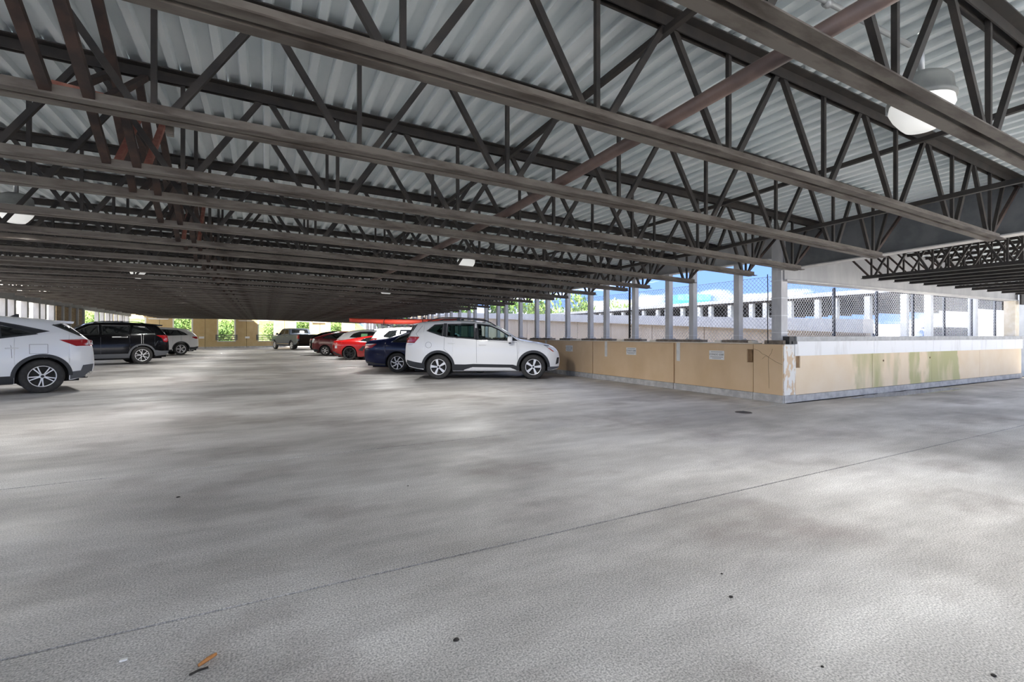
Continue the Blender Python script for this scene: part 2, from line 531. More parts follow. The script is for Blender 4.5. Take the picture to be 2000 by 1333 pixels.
build('pocket', MB().box(XA + 0.045, XA + 0.056, 6.03, 6.17, 0.72, 0.98).box(XA + 0.02, XA + 0.05, 6.06, 6.10, 0.75, 0.95), 'pocket', wall_right)
build('wall_cap', MB().box(XA - 0.005, XA + 0.27, 6.02, 47, 1.085, 1.105), 'wallcap', wall_right)
# corner pillar
build('corner_pillar', MB().box(XA - 0.012, XA + 0.24, 5.425, 6.01, 0.14, 1.085), 'wallA', wall_right)
build('corner_pillar_base', MB().box(XA - 0.03, XA + 0.24, 5.41, 6.01, 0.0, 0.138), 'curb', wall_right)
crk = MB()
def crack_path(pts, w=0.004):
    for (y0, z0), (y1, z1) in zip(pts, pts[1:]):
        crk.bar((XA - 0.013, y0, z0), (XA - 0.013, y1, z1), w, 0.004, up=(1, 0, 0))
crack_path([(6.0, 0.99), (5.90, 0.96), (5.83, 0.90), (5.74, 0.87), (5.70, 0.84), (5.56, 0.76), (5.43, 0.71)])
crack_path([(5.70, 0.84), (5.70, 0.60), (5.69, 0.42), (5.69, 0.25)])
crack_path([(5.83, 0.80), (5.76, 0.86), (5.70, 0.84), (5.64, 0.93), (5.62, 1.0)], 0.003)
build('crack', crk, 'crack', wall_right)
# painted white stall marks on the wall
for i, (y, z0) in enumerate([(7.93, 0.66), (10.55, 0.66), (13.75, 0.66)]):
    tag(build('wall_mark', MB().box(XA + 0.004, XA + 0.0125, y - 0.05, y + 0.05, z0, 1.083), 'mark', wall_right))

# signs on the wall
def text_mesh(body, size, m):
    cu = bpy.data.curves.new('lettering', 'FONT')
    cu.body = body
    cu.size = size
    cu.align_x = 'CENTER'
    cu.align_y = 'CENTER'
    t = bpy.data.objects.new('lettering_temp', cu)
    COL.objects.link(t)
    dg = bpy.context.evaluated_depsgraph_get()
    me = bpy.data.meshes.new_from_object(t.evaluated_get(dg))
    bpy.data.objects.remove(t)
    me.materials.clear()
    me.materials.append(M[m])
    return me
condo = text_mesh('CONDO 508R', 0.058, 'ink')
condo.name = 'lettering'
for k, (y, z, lab) in enumerate([(6.88, 0.835, 'white parking sign reading CONDO 508R, nearest the wall corner'),
                      (9.52, 0.84, 'small white parking sign on the middle tan wall panel'),
                      (12.36, 0.845, 'small white parking sign on the tan wall just past the white crossover')]):
    s = tag(build('parking_sign', MB().box(XA + 0.004, XA + 0.012, -0.185, 0.185, -0.095, 0.095), 'sign', loc=(0, y, z)), lab, 'sign', 'parking signs on the tan wall')
    t = obj('lettering', condo, s, (XA + 0.0025, 0, 0.012), (R(90), 0, R(-90)))
    b = MB()
    for zz, n in ((0.068, 9), (-0.038, 10), (-0.066, 7)):
        for q in range(n):
            y0 = (q - n / 2) * 0.032
            b.box(XA + 0.0025, XA + 0.005, y0, y0 + 0.024, zz - 0.007, zz + 0.007)
    build('small_print', b, 'greyink', s)

# ================================================================== wall facing the camera (wall_front)
YB = 5.41
wall_front = tag(build('wall_front', MB().box(8.5, 19.9, YB + 0.04, YB + 0.24, 0.0, 0.86), 'wallB'), kind='structure')
build('end_pillar', MB().box(8.502, 8.86, YB - 0.005, YB + 0.2, 0.14, 1.085), 'peel', wall_front)
build('end_pillar_base', MB().box(8.502, 8.86, YB - 0.018, YB + 0.2, 0.0, 0.138), 'curb', wall_front)
segs = [8.87, 11.6, 14.3, 17.0, 19.9]
for a, b in zip(segs, segs[1:]):
    w = MB()
    if a == segs[0]:
        w.box(a + 0.15, b - 0.012, YB + 0.012, YB + 0.05, 0.13, 0.865)
        w.box(a + 0.004, a + 0.15, YB + 0.012, YB + 0.05, 0.13, 0.64)
        build('pocket', MB().box(a + 0.01, a + 0.15, YB + 0.036, YB + 0.046, 0.64, 0.865).box(a + 0.03, a + 0.06, YB + 0.015, YB + 0.04, 0.66, 0.85), 'pocket', wall_front)
    else:
        w.box(a + 0.004, b - 0.004, YB + 0.012, YB + 0.05, 0.13, 0.865)
    build('wall_panel', w, 'wallB', wall_front)
    build('base_curb', MB().box(a + 0.004, b - 0.004, YB - 0.012, YB + 0.05, 0.0, 0.125), 'curb', wall_front)
    build('white_band', MB().box(a - (0.06 if a == segs[0] else 0) + 0.004, b - 0.004, YB - 0.02, YB + 0.25, 0.866, 1.14), 'whiteband', wall_front)
    build('cap_stone', MB().box(a - (0.06 if a == segs[0] else 0) + 0.004, b - 0.004, YB - 0.05, YB + 0.29, 1.142, 1.232), 'greycap', wall_front)
build('black_cap_box', MB().box(8.62, 8.80, YB - 0.03, YB + 0.22, 1.09, 1.235).box(8.70, 8.84, YB - 0.045, YB + 0.2, 1.09, 1.14), 'blackcap', wall_front)
for x, z in ((12.05, 0.70), (14.2, 0.72)):
    build('bolt_hole', MB().lathe([(0.0, 0), (0.022, 0), (0.022, 0.012)], 10, 'y', (x, YB + 0.004, z)), 'crack', wall_front)

# drain cover on the floor
dr = MB().lathe([(0.0, 0.006), (0.10, 0.006), (0.125, 0.004), (0.13, 0.0)], 24)
dcv = tag(build('drain_cover', dr, 'drain', loc=(6.91, 5.07, 0.0)), 'round iron drain cover in the floor before the wall corner', 'drain')
for k in range(5):
    build('grate_bar', MB().box(-0.09 + 0.0, 0.09, -0.066 + k * 0.03, -0.054 + k * 0.03, 0.006, 0.010), 'blackcap', dcv)

# ================================================================== ceiling (corrugated deck)
PITCH = 0.17
def deck_mesh(name, n, length, axis='y'):
    mb = MB()
    pr = []
    for i in range(n):
        x = i * PITCH
        pr += [(x, 0.0), (x + 0.052, 0.0), (x + 0.066, 0.048), (x + 0.156, 0.048)]
    pr.append((n * PITCH, 0.0))
    v, f = [], []
    for x, z in pr:
        v += [(x, 0, z), (x, length, z)] if axis == 'y' else [(0, x, z), (length, x, z)]
    for i in range(len(pr) - 1):
        f.append((2 * i, 2 * i + 1, 2 * i + 3, 2 * i + 2))
    mb.add(v, f)
    return mb.mesh(name, 'deck')
ceiling = tag(empty('ceiling', (0, 0, 2.9)), kind='structure')
NEAR_LEN, FAR_LEN = 12.4, 8.4  # near run lengthened behind the camera, out of view, to darken the foreground
dm_near = deck_mesh('deck_sheet', 5, NEAR_LEN)
dm_far = deck_mesh('deck_sheet', 5, FAR_LEN)
nx = 22
for ix in range(nx):
    x0 = -9.35 + ix * 5 * PITCH
    x1 = x0 + 5 * PITCH
    slope = math.atan2(ztop(x1) - ztop(x0), x1 - x0)
    tilt = math.atan(0.03)
    # near run rises toward the camera
    o = obj('deck_sheet', dm_near, ceiling, (x0, 4.8 - NEAR_LEN, ztop(x0) + zoff(4.8 - NEAR_LEN) - 2.9 + 0.001), (-tilt, -slope, 0))
    for k in range(6):  # last run is hidden, added to keep direct sun off the back wall
        obj('deck_sheet', dm_far, ceiling, (x0, 4.8 + k * (FAR_LEN - 0.06) - 0.03, ztop(x0) - 2.9 + 0.0015 * (k % 2 + 1)), (0, -slope, 0))
# hanging tie wires under the deck
tie = MB()
for k in range(70):
    x, y = random.uniform(-6, 8), random.uniform(2.0, 12)
    z = ztop(x) + zoff(y) + 0.045
    tie.bar((x, y, z), (x + random.uniform(-.01, .01), y, z - random.uniform(0.05, 0.11)), 0.005)
tag(build('tie_wires', tie, 'steel', ceiling, fix=False), kind='stuff')

# ================================================================== steel joists
def L_bottom(s):
    return [(s * 0.019, 0.0), (s * 0.088, 0.0), (s * 0.088, 0.009), (s * 0.028, 0.009), (s * 0.028, 0.078), (s * 0.019, 0.078)]
def L_top(s):
    return [(s * 0.019, JD), (s * 0.095, JD), (s * 0.095, JD - 0.009), (s * 0.028, JD - 0.009), (s * 0.028, JD - 0.085), (s * 0.019, JD - 0.085)]

NODES = [7.72, 6.72, 5.50, 4.28, 3.06, 1.84, 0.62, -0.60, -1.82, -3.04, -4.26, -5.48, -6.55, -7.15]
TOPS = [(a + b) / 2 for a, b in zip(NODES, NODES[1:])]
def zl(x):
    return zbot(x)
def chord_meshes():
    path = [(7.92, zl(7.92))] + [(x, zl(x)) for x in NODES] + [(-7.35, zl(-7.35))]
    bm_ = MB()
    for s in (1, -1):
        bm_.sweep(L_bottom(s), path)
    pt = [(8.72, zl(8.72))] + [(x, zl(x)) for x in NODES] + [(-9.1, zl(-9.1))]
    tm_ = MB()
    for s in (1, -1):
        tm_.sweep(L_top(s), pt)
    return fix_normals(bm_.mesh('bottom_chord', 'chord')), fix_normals(tm_.mesh('top_chord', 'steel'))
BC, TC = chord_meshes()
def web_list():
    out = []
    for i, n in enumerate(NODES):
        zb = zl(n) + 0.045
        out.append(('web_vertical', (n, 0, zb), (n, 0, zl(n) + JD - 0.045), 0.030, 0.030))
        for t, sx in ([(TOPS[i - 1], 1)] if i else []) + ([(TOPS[i], -1)] if i < len(TOPS) else []):
            out.append(('web_diagonal', (n + sx * 0.09, 0, zb), (t - sx * 0.03, 0, zl(t) + JD - 0.05), 0.036, 0.042))
    out.append(('web_diagonal', (7.63 + 0.16, 0, zl(7.72) + 0.045), (8.16, 0, zl(8.16) + JD - 0.05), 0.034, 0.034))
    out.append(('end_strut', (7.76, 0, zl(7.76) + 0.05), (8.62, 0, zl(8.62) + JD - 0.05), 0.036, 0.036))
    out.append(('end_strut', (-7.2, 0, zl(-7.2) + 0.05), (-8.95, 0, zl(-8.95) + JD - 0.05), 0.036, 0.036))
    return out
WEB = web_list()
WEB_MESH = []
for nm, p, q, w, h in WEB:
    WEB_MESH.append((nm, MB().bar(p, q, w, h).mesh(nm, 'rust' if nm == 'end_strut' else 'steel')))
allweb = MB()
for nm, p, q, w, h in WEB:
    allweb.bar(p, q, w, h)
WEB_ALL = allweb.mesh('web', 'steel')

JY = [1.32, 2.37, 3.60, 4.77, 5.62, 6.97, 8.25, 9.00, 10.27, 11.58, 12.33, 13.65]
y = JY[-1]
pat = [1.30, 0.75, 1.30]
k = 0
while y < 45.0:
    y += pat[k % 3]
    k += 1
    JY.append(y)
NDET = 12
for i, y in enumerate(JY):
    j = empty('roof_joist', (0, y, zoff(y)))
    if i < 24:
        lab = 'dark steel open-web roof joist, %s counted from the camera' % ORD[i]
        tag(j, lab, 'joist', 'steel roof joists')
    else:
        tag(j, 'dark steel open-web joist in the dense far rows before the back wall', 'joist', 'far steel roof joists')
    obj('bottom_chord', BC, j)
    obj('top_chord', TC, j)
    if i < NDET:
        for nm, me in WEB_MESH:
            obj(nm, me, j)
    else:
        obj('web', WEB_ALL, j)

# bridging lines running across the joists
YE = JY[-1]
def run_line(x, dz_from_bottom, step=1):
    pts = [(x, 0.4, zbot(x) + zoff(0.4) + dz_from_bottom), (x, 4.8, zbot(x) + dz_from_bottom), (x, YE, zbot(x) + dz_from_bottom)]
    return pts
p = build('bridging_pipe', MB().tube(run_line(2.4, 0.125), 0.045, 14), 'pipe', smooth=True)
tag(p, 'round brown steel pipe crossing over the bottom chords of the joists', 'pipe')
for x, dz, m, lab in [(2.4, JD - 0.125, 'steel', 'thin dark bridging bar under the deck above the brown pipe'),
                   (5.85, JD - 0.125, 'steel', 'dark bridging bar high under the deck near the parapet'),
                   (5.85, 0.105, 'steel', 'dark bridging bar low along the joist bottoms near the parapet'),
                   (-4.6, 0.105, 'steel', 'dark bridging bar low along the joist bottoms above the parked black car'),
                   (-4.6, JD - 0.125, 'steel', 'dark bridging bar high under the deck at the far side')]:
    b = MB()
    pts = run_line(x, dz)
    for a, c in zip(pts, pts[1:]):
        b.bar(a, c, 0.045, 0.045)
    tag(build('bridging_bar', b, m), lab, 'steel bar', 'bridging bars')

# rusty cross bracing between the joists
for x, lab in ((-1.09, 'rusty crossed braces between the joists, far row from the parapet'), (-0.90, 'rusty crossed braces between the joists, row beside the brown pipe')):
    br = empty('cross_bracing', (x, 0, 0))
    tag(br, lab, 'bracing', 'rusty cross bracing lines')
    for i in range(1, len(JY) - 1):
        ya, yb = JY[i], JY[i + 1]
        za, zb = zbot(x) + zoff(ya), zbot(x) + zoff(yb)
        build('brace_bar', MB().bar((0, ya + 0.02, za + JD - 0.09), (0, yb - 0.02, zb + 0.05), 0.055, 0.045), 'rust', br, fix=False)
        if i >= 2:
            build('brace_bar', MB().bar((0.05, ya + 0.02, za + 0.05), (0.05, yb - 0.02, zb + JD - 0.09), 0.045, 0.04), 'redbar' if i in (3, 6) else 'rust', br, fix=False)
rb = empty('strut_bar', (-0.98, 3.72, zbot(-1) + zoff(3.72)))
tag(rb, 'short red primed bar with a square end plate lying across a joist', 'steel bar')
build('bar', MB().bar((-0.12, -0.03, 0.12), (0.38, 0.14, 0.135), 0.04, 0.05), 'redbar', rb)
build('end_plate', MB().box(0.36, 0.48, 0.08, 0.22, 0.13, 0.145).box(0.40, 0.44, 0.12, 0.18, 0.0, 0.13), 'chord', rb)

# ================================================================== girders and beams
g = empty('steel_girder', (8.66, 5.55, 0))
tag(g, 'deep dark grey plate girder running from the corner column over the aisle', 'girder')
L = 9.5
rise = 0.028
def slanted_box(mb, x0, x1, y0, y1, za, zb, h):
    v = [(x0, y0, za), (x1, y0, za), (x1, y1, zb), (x0, y1, zb), (x0, y0, za + h), (x1, y0, za + h), (x1, y1, zb + h), (x0, y1, zb + h)]
    return mb.add(v, [(3, 2, 1, 0), (4, 5, 6, 7), (0, 1, 5, 4), (1, 2, 6, 5), (2, 3, 7, 6), (3, 0, 4, 7)])
zb0 = EYE + 1.235
HB = 0.64
build('web', slanted_box(MB(), -0.01, 0.01, 0, -L, zb0, zb0 + L * rise, HB), 'girder', g)
build('bottom_flange', slanted_box(MB(), -0.11, 0.11, 0, -L, zb0 - 0.018, zb0 - 0.018 + L * rise, 0.018), 'flange', g)
build('top_flange', slanted_box(MB(), -0.11, 0.11, 0, -L, zb0 + HB, zb0 + HB + L * rise, 0.018), 'steel', g)

g = empty('column_beam', (8.66, 5.72, 0))
tag(g, 'pale grey steel beam resting on the row of parapet columns', 'beam')
build('web', MB().box(-0.012, 0.012, 0, 40.5, EYE + 1.475, EYE + 1.86), 'beam', g)
build('bottom_flange', MB().box(-0.09, 0.09, 0, 40.5, EYE + 1.457, EYE + 1.475), 'flange', g)
build('top_flange', MB().box(-0.09, 0.09, 0, 40.5, EYE + 1.86, EYE + 1.878), 'beam', g)

g = empty('fascia_beam', (8.62, 5.47, 0))
tag(g, 'deep grey fascia beam above the chain-link opening facing the camera', 'beam')
build('web', MB().box(0.0, 11.1, 0.0, 0.16, EYE + 1.04, EYE + 1.90), 'beam', g)
build('bottom_flange', MB().box(0.0, 11.1, -0.05, 0.21, EYE + 1.015, EYE + 1.04), 'flange', g)
build('top_flange', MB().box(0.0, 11.1, -0.02, 0.18, EYE + 1.90, EYE + 1.92), 'beam', g)

# right bay: joists running toward the camera
def bay_joist_meshes():
    L0, L1 = 4.90, 0.55
    zb = EYE + 1.075
    D = 0.80
    bot, top = MB(), MB()
    for s in (1, -1):
        a, b_ = (0.010, 0.060) if s > 0 else (-0.060, -0.010)
        bot.box(a, b_, L1, L0, zb, zb + 0.008)
        top.box(a, b_, L1, 5.45, zb + D - 0.008, zb + D)
        c, d_ = (0.010, 0.018) if s > 0 else (-0.018, -0.010)
        bot.box(c, d_, L1, L0, zb, zb + 0.06)
        top.box(c, d_, L1, 5.45, zb + D - 0.06, zb + D)
    webs = []
    yn = L0 - 0.15
    nodes = []
    while yn > 0.8:
        nodes.append(yn)
        yn -= 0.92
    for i, n in enumerate(nodes):
        webs.append(('web_vertical', MB().bar((0, n, zb + 0.03), (0, n, zb + D - 0.03), 0.026)))
        if i < len(nodes) - 1:
            t = n - 0.46
            webs.append(('web_diagonal', MB().bar((0, n - 0.05, zb + 0.03), (0, t + 0.02, zb + D - 0.03), 0.032)))
            webs.append(('web_diagonal', MB().bar((0, nodes[i + 1] + 0.05, zb + 0.03), (0, t - 0.02, zb + D - 0.03), 0.032)))
    webs.append(('end_strut', MB().bar((0, L0 - 0.12, zb + 0.03), (0, 5.40, zb + D - 0.03), 0.03)))
    return bot.mesh('bottom_chord', 'steel'), top.mesh('top_chord', 'steel'), [(n, b.mesh(n, 'rust' if n == 'end_strut' else 'steel')) for n, b in webs]
BB, BT, BW = bay_joist_meshes()
bayx = [10.13, 10.73, 11.34, 11.96, 12.57, 13.18, 14.06, 14.95, 15.82, 16.70, 17.6]
for i, x in enumerate(bayx):
    j = empty('bay_joist', (x, 0, 0))
    tag(j, 'thin dark joist of the side bay, %s counted from the corner column' % ORD[i], 'joist', 'side bay joists')
    obj('bottom_chord', BB, j)
    obj('top_chord', BT, j)
    for nm, me in BW:
        obj(nm, me, j)
dm_bay = deck_mesh('deck_sheet', 5, 11.6, 'x')
for k in range(6):
    obj('deck_sheet', dm_bay, ceiling, (8.78, 5.6 - (k + 1) * 5 * PITCH, EYE + 1.88 - 2.9))

# ================================================================== columns on the parapet
CY = [6.46, 7.62, 8.34, 9.51, 10.69, 11.43, 12.63, 13.84, 14.57, 15.79]
pt = [1.21, 0.73, 1.22]
k = 0
while CY[-1] < 45.5:
    CY.append(CY[-1] + pt[k % 3])
    k += 1
def column_meshes(w, z0, z1):
    c = MB().box(-w / 2, w / 2, -w / 2, w / 2, z0 + 0.016, z1)
    c.box(-w * 0.9, w * 0.9, -w * 0.9, w * 0.9, z0, z0 + 0.016)
    for sx in (-1, 1):
        for sy in (-1, 1):
            c.lathe([(0.0, z0 + 0.045), (0.010, z0 + 0.045), (0.010, z0 + 0.016)], 6, 'z', (sx * w * 0.72, sy * w * 0.72, 0))
    return c.mesh('steel_column', 'column')
PADZ = 1.105
cm = column_meshes(0.125, PADZ + 0.055, EYE + 1.457)
padm = MB().box(-0.12, 0.12, -0.30, 0.30, PADZ, PADZ + 0.055).box(-0.10, 0.10, -0.26, 0.26, PADZ + 0.02, PADZ + 0.0551).mesh('grout_pad', 'pad')
bandm = MB().box(-0.068, 0.068, -0.068, 0.068, PADZ + 0.14, PADZ + 0.155).mesh('tie_band', 'wire')
for i, y in enumerate(CY):
    c = obj('steel_column', cm, None, (XA + 0.14, y, 0))
    if i < 24:
        tag(c, 'square grey steel column on the tan parapet, %s past the corner column' % ORD[i], 'column', 'parapet columns')
    else:
        tag(c, 'square pale steel column in the distant part of the parapet row', 'column', 'distant parapet columns')
    obj('grout_pad', padm, c)
    obj('tie_band', bandm, c)
c = tag(empty('corner_column', (XA + 0.17, 5.60, 0)), 'thick square grey column standing on the parapet corner', 'column')
build('shaft', MB().box(-0.095, 0.095, -0.095, 0.095, 1.16, EYE + 1.86), 'column', c)
build('grout_pad', MB().box(-0.13, 0.13, -0.15, 0.22, 1.085, 1.16), 'pad', c)
build('cap_plate', MB().box(-0.13, 0.13, -0.13, 0.13, EYE + 1.86, EYE + 1.885), 'steel', c)
for z in (1.30, 1.62, 1.95, 2.28):
    build('tie_band', MB().box(-0.102, 0.102, -0.102, 0.102, z, z + 0.016), 'wire', c)
build('conduit_line', MB().tube([(-0.14, 0.14, 1.10), (-0.15, 0.14, 1.6), (-0.14, 0.14, 2.0), (-0.15, 0.14, 2.42)], 0.009, 6), 'steel', c)

# low cream blocks between the pads
for i, (a, b) in enumerate([(6.08, 6.19), (6.80, 6.95), (8.68, 8.86), (9.90, 10.1), (11.8, 12.0)]):
    build('cream_block', MB().box(XA + 0.03, XA + 0.22, a, b, 1.105, 1.15), 'wallcap', wall_right)

# ================================================================== chain link fences
def chain_link(length, height, step, r):
    mb = MB()
    def wire(a0, z0, a1, z1, off):
        d = math.hypot(a1 - a0, z1 - z0)
        if d < 0.02: return
        n = ((z0 - z1) / d * r, (a1 - a0) / d * r)
        v = []
        for a, z in ((a0, z0), (a1, z1)):
            v += [(a + n[0], off, z + n[1]), (a - n[0], off, z - n[1]), (a, off + r * 1.6, z)]
        mb.add(v, [(0, 1, 4, 3), (1, 2, 5, 4), (2, 0, 3, 5)])
    s = -height
    while s < length:
        a0, z0 = max(s, 0), max(0, -s)
        a1 = min(s + height, length)
        wire(a0, z0, a1, z0 + (a1 - a0), 0.0)
        a0b = min(s + height, length)
        zb = (s + height) - a0b
        a1b = max(s, 0)
        wire(a0b, zb, a1b, zb + (a0b - a1b), r * 2)
        s += step
    return mb
fa = tag(empty('chain_link_fence', (XA + 0.315, 5.72, 1.108), R(90)), 'galvanised chain-link fence behind the columns of the tan parapet', 'fence')
tag(build('wire_mesh', chain_link(36, 1.30, 0.085, 0.0034), 'wire', fa, fix=False), kind='stuff')
build('top_wire', MB().tube([(0, 0, 1.30), (36, 0, 1.30)], 0.004, 5), 'wire', fa)
for yy in (4.20, 13.4, 22.6):
    build('fence_post', MB().tube([(yy, 0.0, 0.0), (yy, 0.0, 1.58)], 0.03, 10), 'steel', fa, smooth=True)
fb = tag(empty('chain_link_fence', (8.80, YB + 0.305, 1.235)), 'chain-link fence with dark round posts above the white-banded wall', 'fence')
tag(build('wire_mesh', chain_link(10.7, 1.03, 0.085, 0.0034), 'wire', fb, fix=False), kind='stuff')
for x in (10.73, 12.45, 14.14, 15.80, 17.44, 19.03):
    build('fence_post', MB().tube([(x - 8.80, 0.02, 0.0), (x - 8.80, 0.02, 1.03)], 0.032, 10), 'post', fb, smooth=True)
c = tag(empty('end_column', (19.68, YB + 0.16, 0)), 'pinkish square column at the far end of the fascia beam', 'column')
build('shaft', MB().box(-0.16, 0.16, -0.12, 0.12, 1.23, EYE + 1.015), 'wallcap', c)
build('bracket', MB().box(-0.1, 0.1, -0.24, -0.2, EYE + 0.9, EYE + 1.3), 'steel', c)

# ================================================================== ceiling lamps
def lamp_meshes():
    h = MB().lathe([(0.0, 0.40), (0.10, 0.40), (0.155, 0.37), (0.178, 0.34), (0.188, 0.235), (0.200, 0.232), (0.200, 0.205), (0.0, 0.205)], 32)
    r = MB().lathe([(0.185, 0.203), (0.192, 0.16), (0.165, 0.10), (0.120, 0.035), (0.095, 0.008), (0.0, 0.0)], 32)
    st = MB().tube([(0, 0, 0.40), (0, 0, 0.72)], 0.022, 8)
    lt = MB().box(-0.02, 0.02, 0.185, 0.215, 0.19, 0.26)
    return h.mesh('housing', 'housing', True), r.mesh('refractor', 'refractor', True), st.mesh('stem', 'conduit', True), lt.mesh('latch', 'conduit')
LM = lamp_meshes()
lamp_light = bpy.data.lights.new('lamp_light', 'SPOT')
lamp_light.spot_size = R(165)
lamp_light.spot_blend = 0.45
lamp_light.energy = LAMP_POWER
lamp_light.shadow_soft_size = 0.18
lamp_light.color = (1.0, 0.985, 0.96)
lamps = [(4.24, 1.67, 'round ceiling lamp with white bowl above the brown pipe, nearest of all'),
         (-3.0, 8.85, 'ceiling lamp with white bowl over the aisle behind the white crossover tail'),
         (3.84, 9.45, 'small ceiling lamp with white bowl above the parked white crossover'),
         (-3.0, 16.0, None), (3.84, 17.0, None), (-3.0, 23.4, None), (3.84, 24.5, None), (-3.0, 31, None), (3.84, 32, None), (-3.0, 38.5, None), (3.84, 39.5, None), (-3.0, 45.0, None), (3.84, 45.4, None)]  # farthest pair added to brighten the floor and pickup by the back wall
for x, y, lab in lamps:
    z0 = zbot(x) + zoff(y) + 0.20
    l = empty('ceiling_lamp', (x, y, z0))
    nlamp = sum(1 for a, b_, _ in lamps if abs(a - x) < 1 and b_ < y)
    tag(l, lab or 'ceiling lamp with white bowl, %s along the row %s' % (ORD[nlamp], 'above the wall-side cars' if x > 0 else 'over the aisle'), 'lamp', 'ceiling lamps')
    for nm, me in zip(('housing', 'refractor', 'stem', 'latch'), LM):
        obj(nm, me, l)
    obj('lamp_light', lamp_light, l, (0, 0, -0.26))
tag(build('conduit', MB().tube([(-1.5, 1.78, ztop(-1.5) + zoff(1.78) - 0.03), (2.6, 1.78, ztop(2.6) + zoff(1.78) - 0.03), (4.15, 1.70, ztop(4.15) + zoff(1.7) - 0.05)], 0.017, 8)
    .tube([(3.18, 1.75, ztop(3.2) + zoff(1.75) - 0.042), (3.22, 1.75, ztop(3.2) + zoff(1.75) - 0.042)], 0.028, 8), 'conduit', smooth=True),
    'thin pale conduit under the deck leading to the round ceiling lamp', 'conduit')

# ================================================================== left side
wall_left = tag(build('wall_left', MB().box(-9.3, -9.08, -2, 47, 0.0, 1.10), 'wallF'), kind='structure')
build('timber_wall', MB().box(-9.25, -9.10, 31.2, 35.4, 1.10, EYE + 1.5), 'timber', wall_left)
for y in (31.9, 32.9, 34.0, 35.0):
    build('timber_post', MB().box(-9.10, -9.02, y - 0.08, y + 0.08, 1.10, EYE + 1.5), 'column', wall_left)
LY = [24.6, 26.0, 26.75, 27.95, 29.15, 29.85, 30.9, 37.9, 39.0, 40.2, 41.0, 42.2, 43.4, 44.1, 45.3]
lcm = column_meshes(0.20, 1.10, EYE + 1.46)
for i, y in enumerate(LY):
    c = obj('steel_column', lcm, None, (-9.18, y, 0))
    tag(c, 'tan grey column before the bright rock bank, %s counted from the picture edge' % ORD[i], 'column', 'far side columns')
g = tag(build('column_beam', MB().box(-9.26, -9.10, 10, 46, EYE + 1.46, EYE + 1.86), 'beam'), 'grey beam on the far side columns against the rock bank', 'beam')
tag(build('junction_box', MB().box(-9.08, -9.0, 35.6, 36.2, 1.4, 1.9), 'sign'), 'small white box on the far side wall behind the black car', 'box')
rock = MB()
ny_, nz_ = 60, 12
for i in range(ny_ + 1):
    for k in range(nz_ + 1):
        y = 12 + i * 0.7
        z = -1.0 + k * 0.6
        rock.v.append((-12.6 - 0.7 * z + random.uniform(-.22, .22), y + random.uniform(-.2, .2), z + random.uniform(-.12, .12)))
for i in range(ny_):
    for k in range(nz_):
        a = i * (nz_ + 1) + k
        rock.f.append((a, a + nz_ + 1, a + nz_ + 2, a + 1))
tag(build('rock_bank', rock, 'rock', fix=False), 'pale sunlit rock bank beyond the far side columns', 'rock bank')

# ================================================================== back wall with openings (wall_far)
DIR = R(20)
wall_far = tag(empty('wall_far', (-4.2, 54.0, 0), DIR), kind='structure')
WT = 3.5
wins = [(-6.80, -5.46), (-3.36, -1.93), (0.24, 1.71), (3.93, 5.44), (7.74, 9.26), (11.65, 13.09)]
tops = [2.76, 2.80, 2.84, 2.78, 2.78, 2.78]
jn = [-8.2, -4.41, -0.86, 2.79, 6.53, 10.43, 14.8]
for k, ((a, b), tp) in enumerate(zip(wins, tops)):
    s0, s1 = jn[k] + 0.02, jn[k + 1] - 0.02
    w = MB().box(s0, a, 0, 0.2, 0, WT).box(b, s1, 0, 0.2, 0, WT).box(a, b, 0, 0.2, 0, 0.66).box(a, b, 0, 0.2, tp, WT)
    build('wall_panel', w, 'wallF', wall_far)
    build('base_curb', MB().box(s0, s1, -0.04, 0.02, 0, 0.16), 'curb', wall_far)
    wf = MB().box(a - 0.08, a + 0.02, -0.03, 0.03, 0.62, tp + 0.08).box(b - 0.02, b + 0.08, -0.03, 0.03, 0.62, tp + 0.08).box(a, b, -0.03, 0.03, tp - 0.02, tp + 0.08).box(a, b, -0.03, 0.03, 0.62, 0.70)
    tag(build('window_%d' % (k + 1), wf, 'frame', loc=(-4.2, 54.0, 0), rot=(0, 0, DIR)), kind='structure')
    if k >= 1:
        gr = tag(empty('guard_rail', (-4.2, 54.0, 0), DIR), 'three-slat guard rail across back wall opening, %s opening from the rock bank side' % ORD[k], 'guard rail', 'guard rails in the back wall openings')
        for z in (0.82, 1.02, 1.22):
            build('slat', MB().box(a - 0.22, b + 0.22, -0.12, -0.06, z, z + 0.085), 'slat', gr)
        for q in (a - 0.16, b + 0.16):
            build('rail_post', MB().box(q - 0.06, q + 0.06, -0.06, 0.0, 0.78, 1.33), 'slat', gr)
for k, s in enumerate((-4.5, 2.75, 10.3)):
    f_ = tag(empty('wall_light', (-4.2 + math.cos(DIR) * s, 54.0 + math.sin(DIR) * s, 2.72), DIR), 'long white strip light on the back wall, %s from the rock bank side' % ORD[k], 'strip light', 'strip lights on the back wall')
    build('tray', MB().box(-0.75, 0.75, -0.12, 0.0, 0, 0.06), 'frame', f_)
    build('tube', MB().tube([(-0.7, -0.09, -0.02), (0.7, -0.09, -0.02)], 0.02, 8), 'sign', f_)
for k, s in enumerate((-1.15, 2.86, 6.9)):
    x_, y_ = -4.2 + math.cos(DIR) * s, 54.0 + math.sin(DIR) * s
    tag(build('stall_sign', MB().box(-0.21, 0.21, -0.02, -0.004, -0.1, 0.1), 'sign', loc=(x_, y_, 1.05), rot=(0, 0, DIR)),
        'small white stall plate on the back wall, %s from the rock bank side' % ORD[k], 'sign', 'stall plates on the back wall')

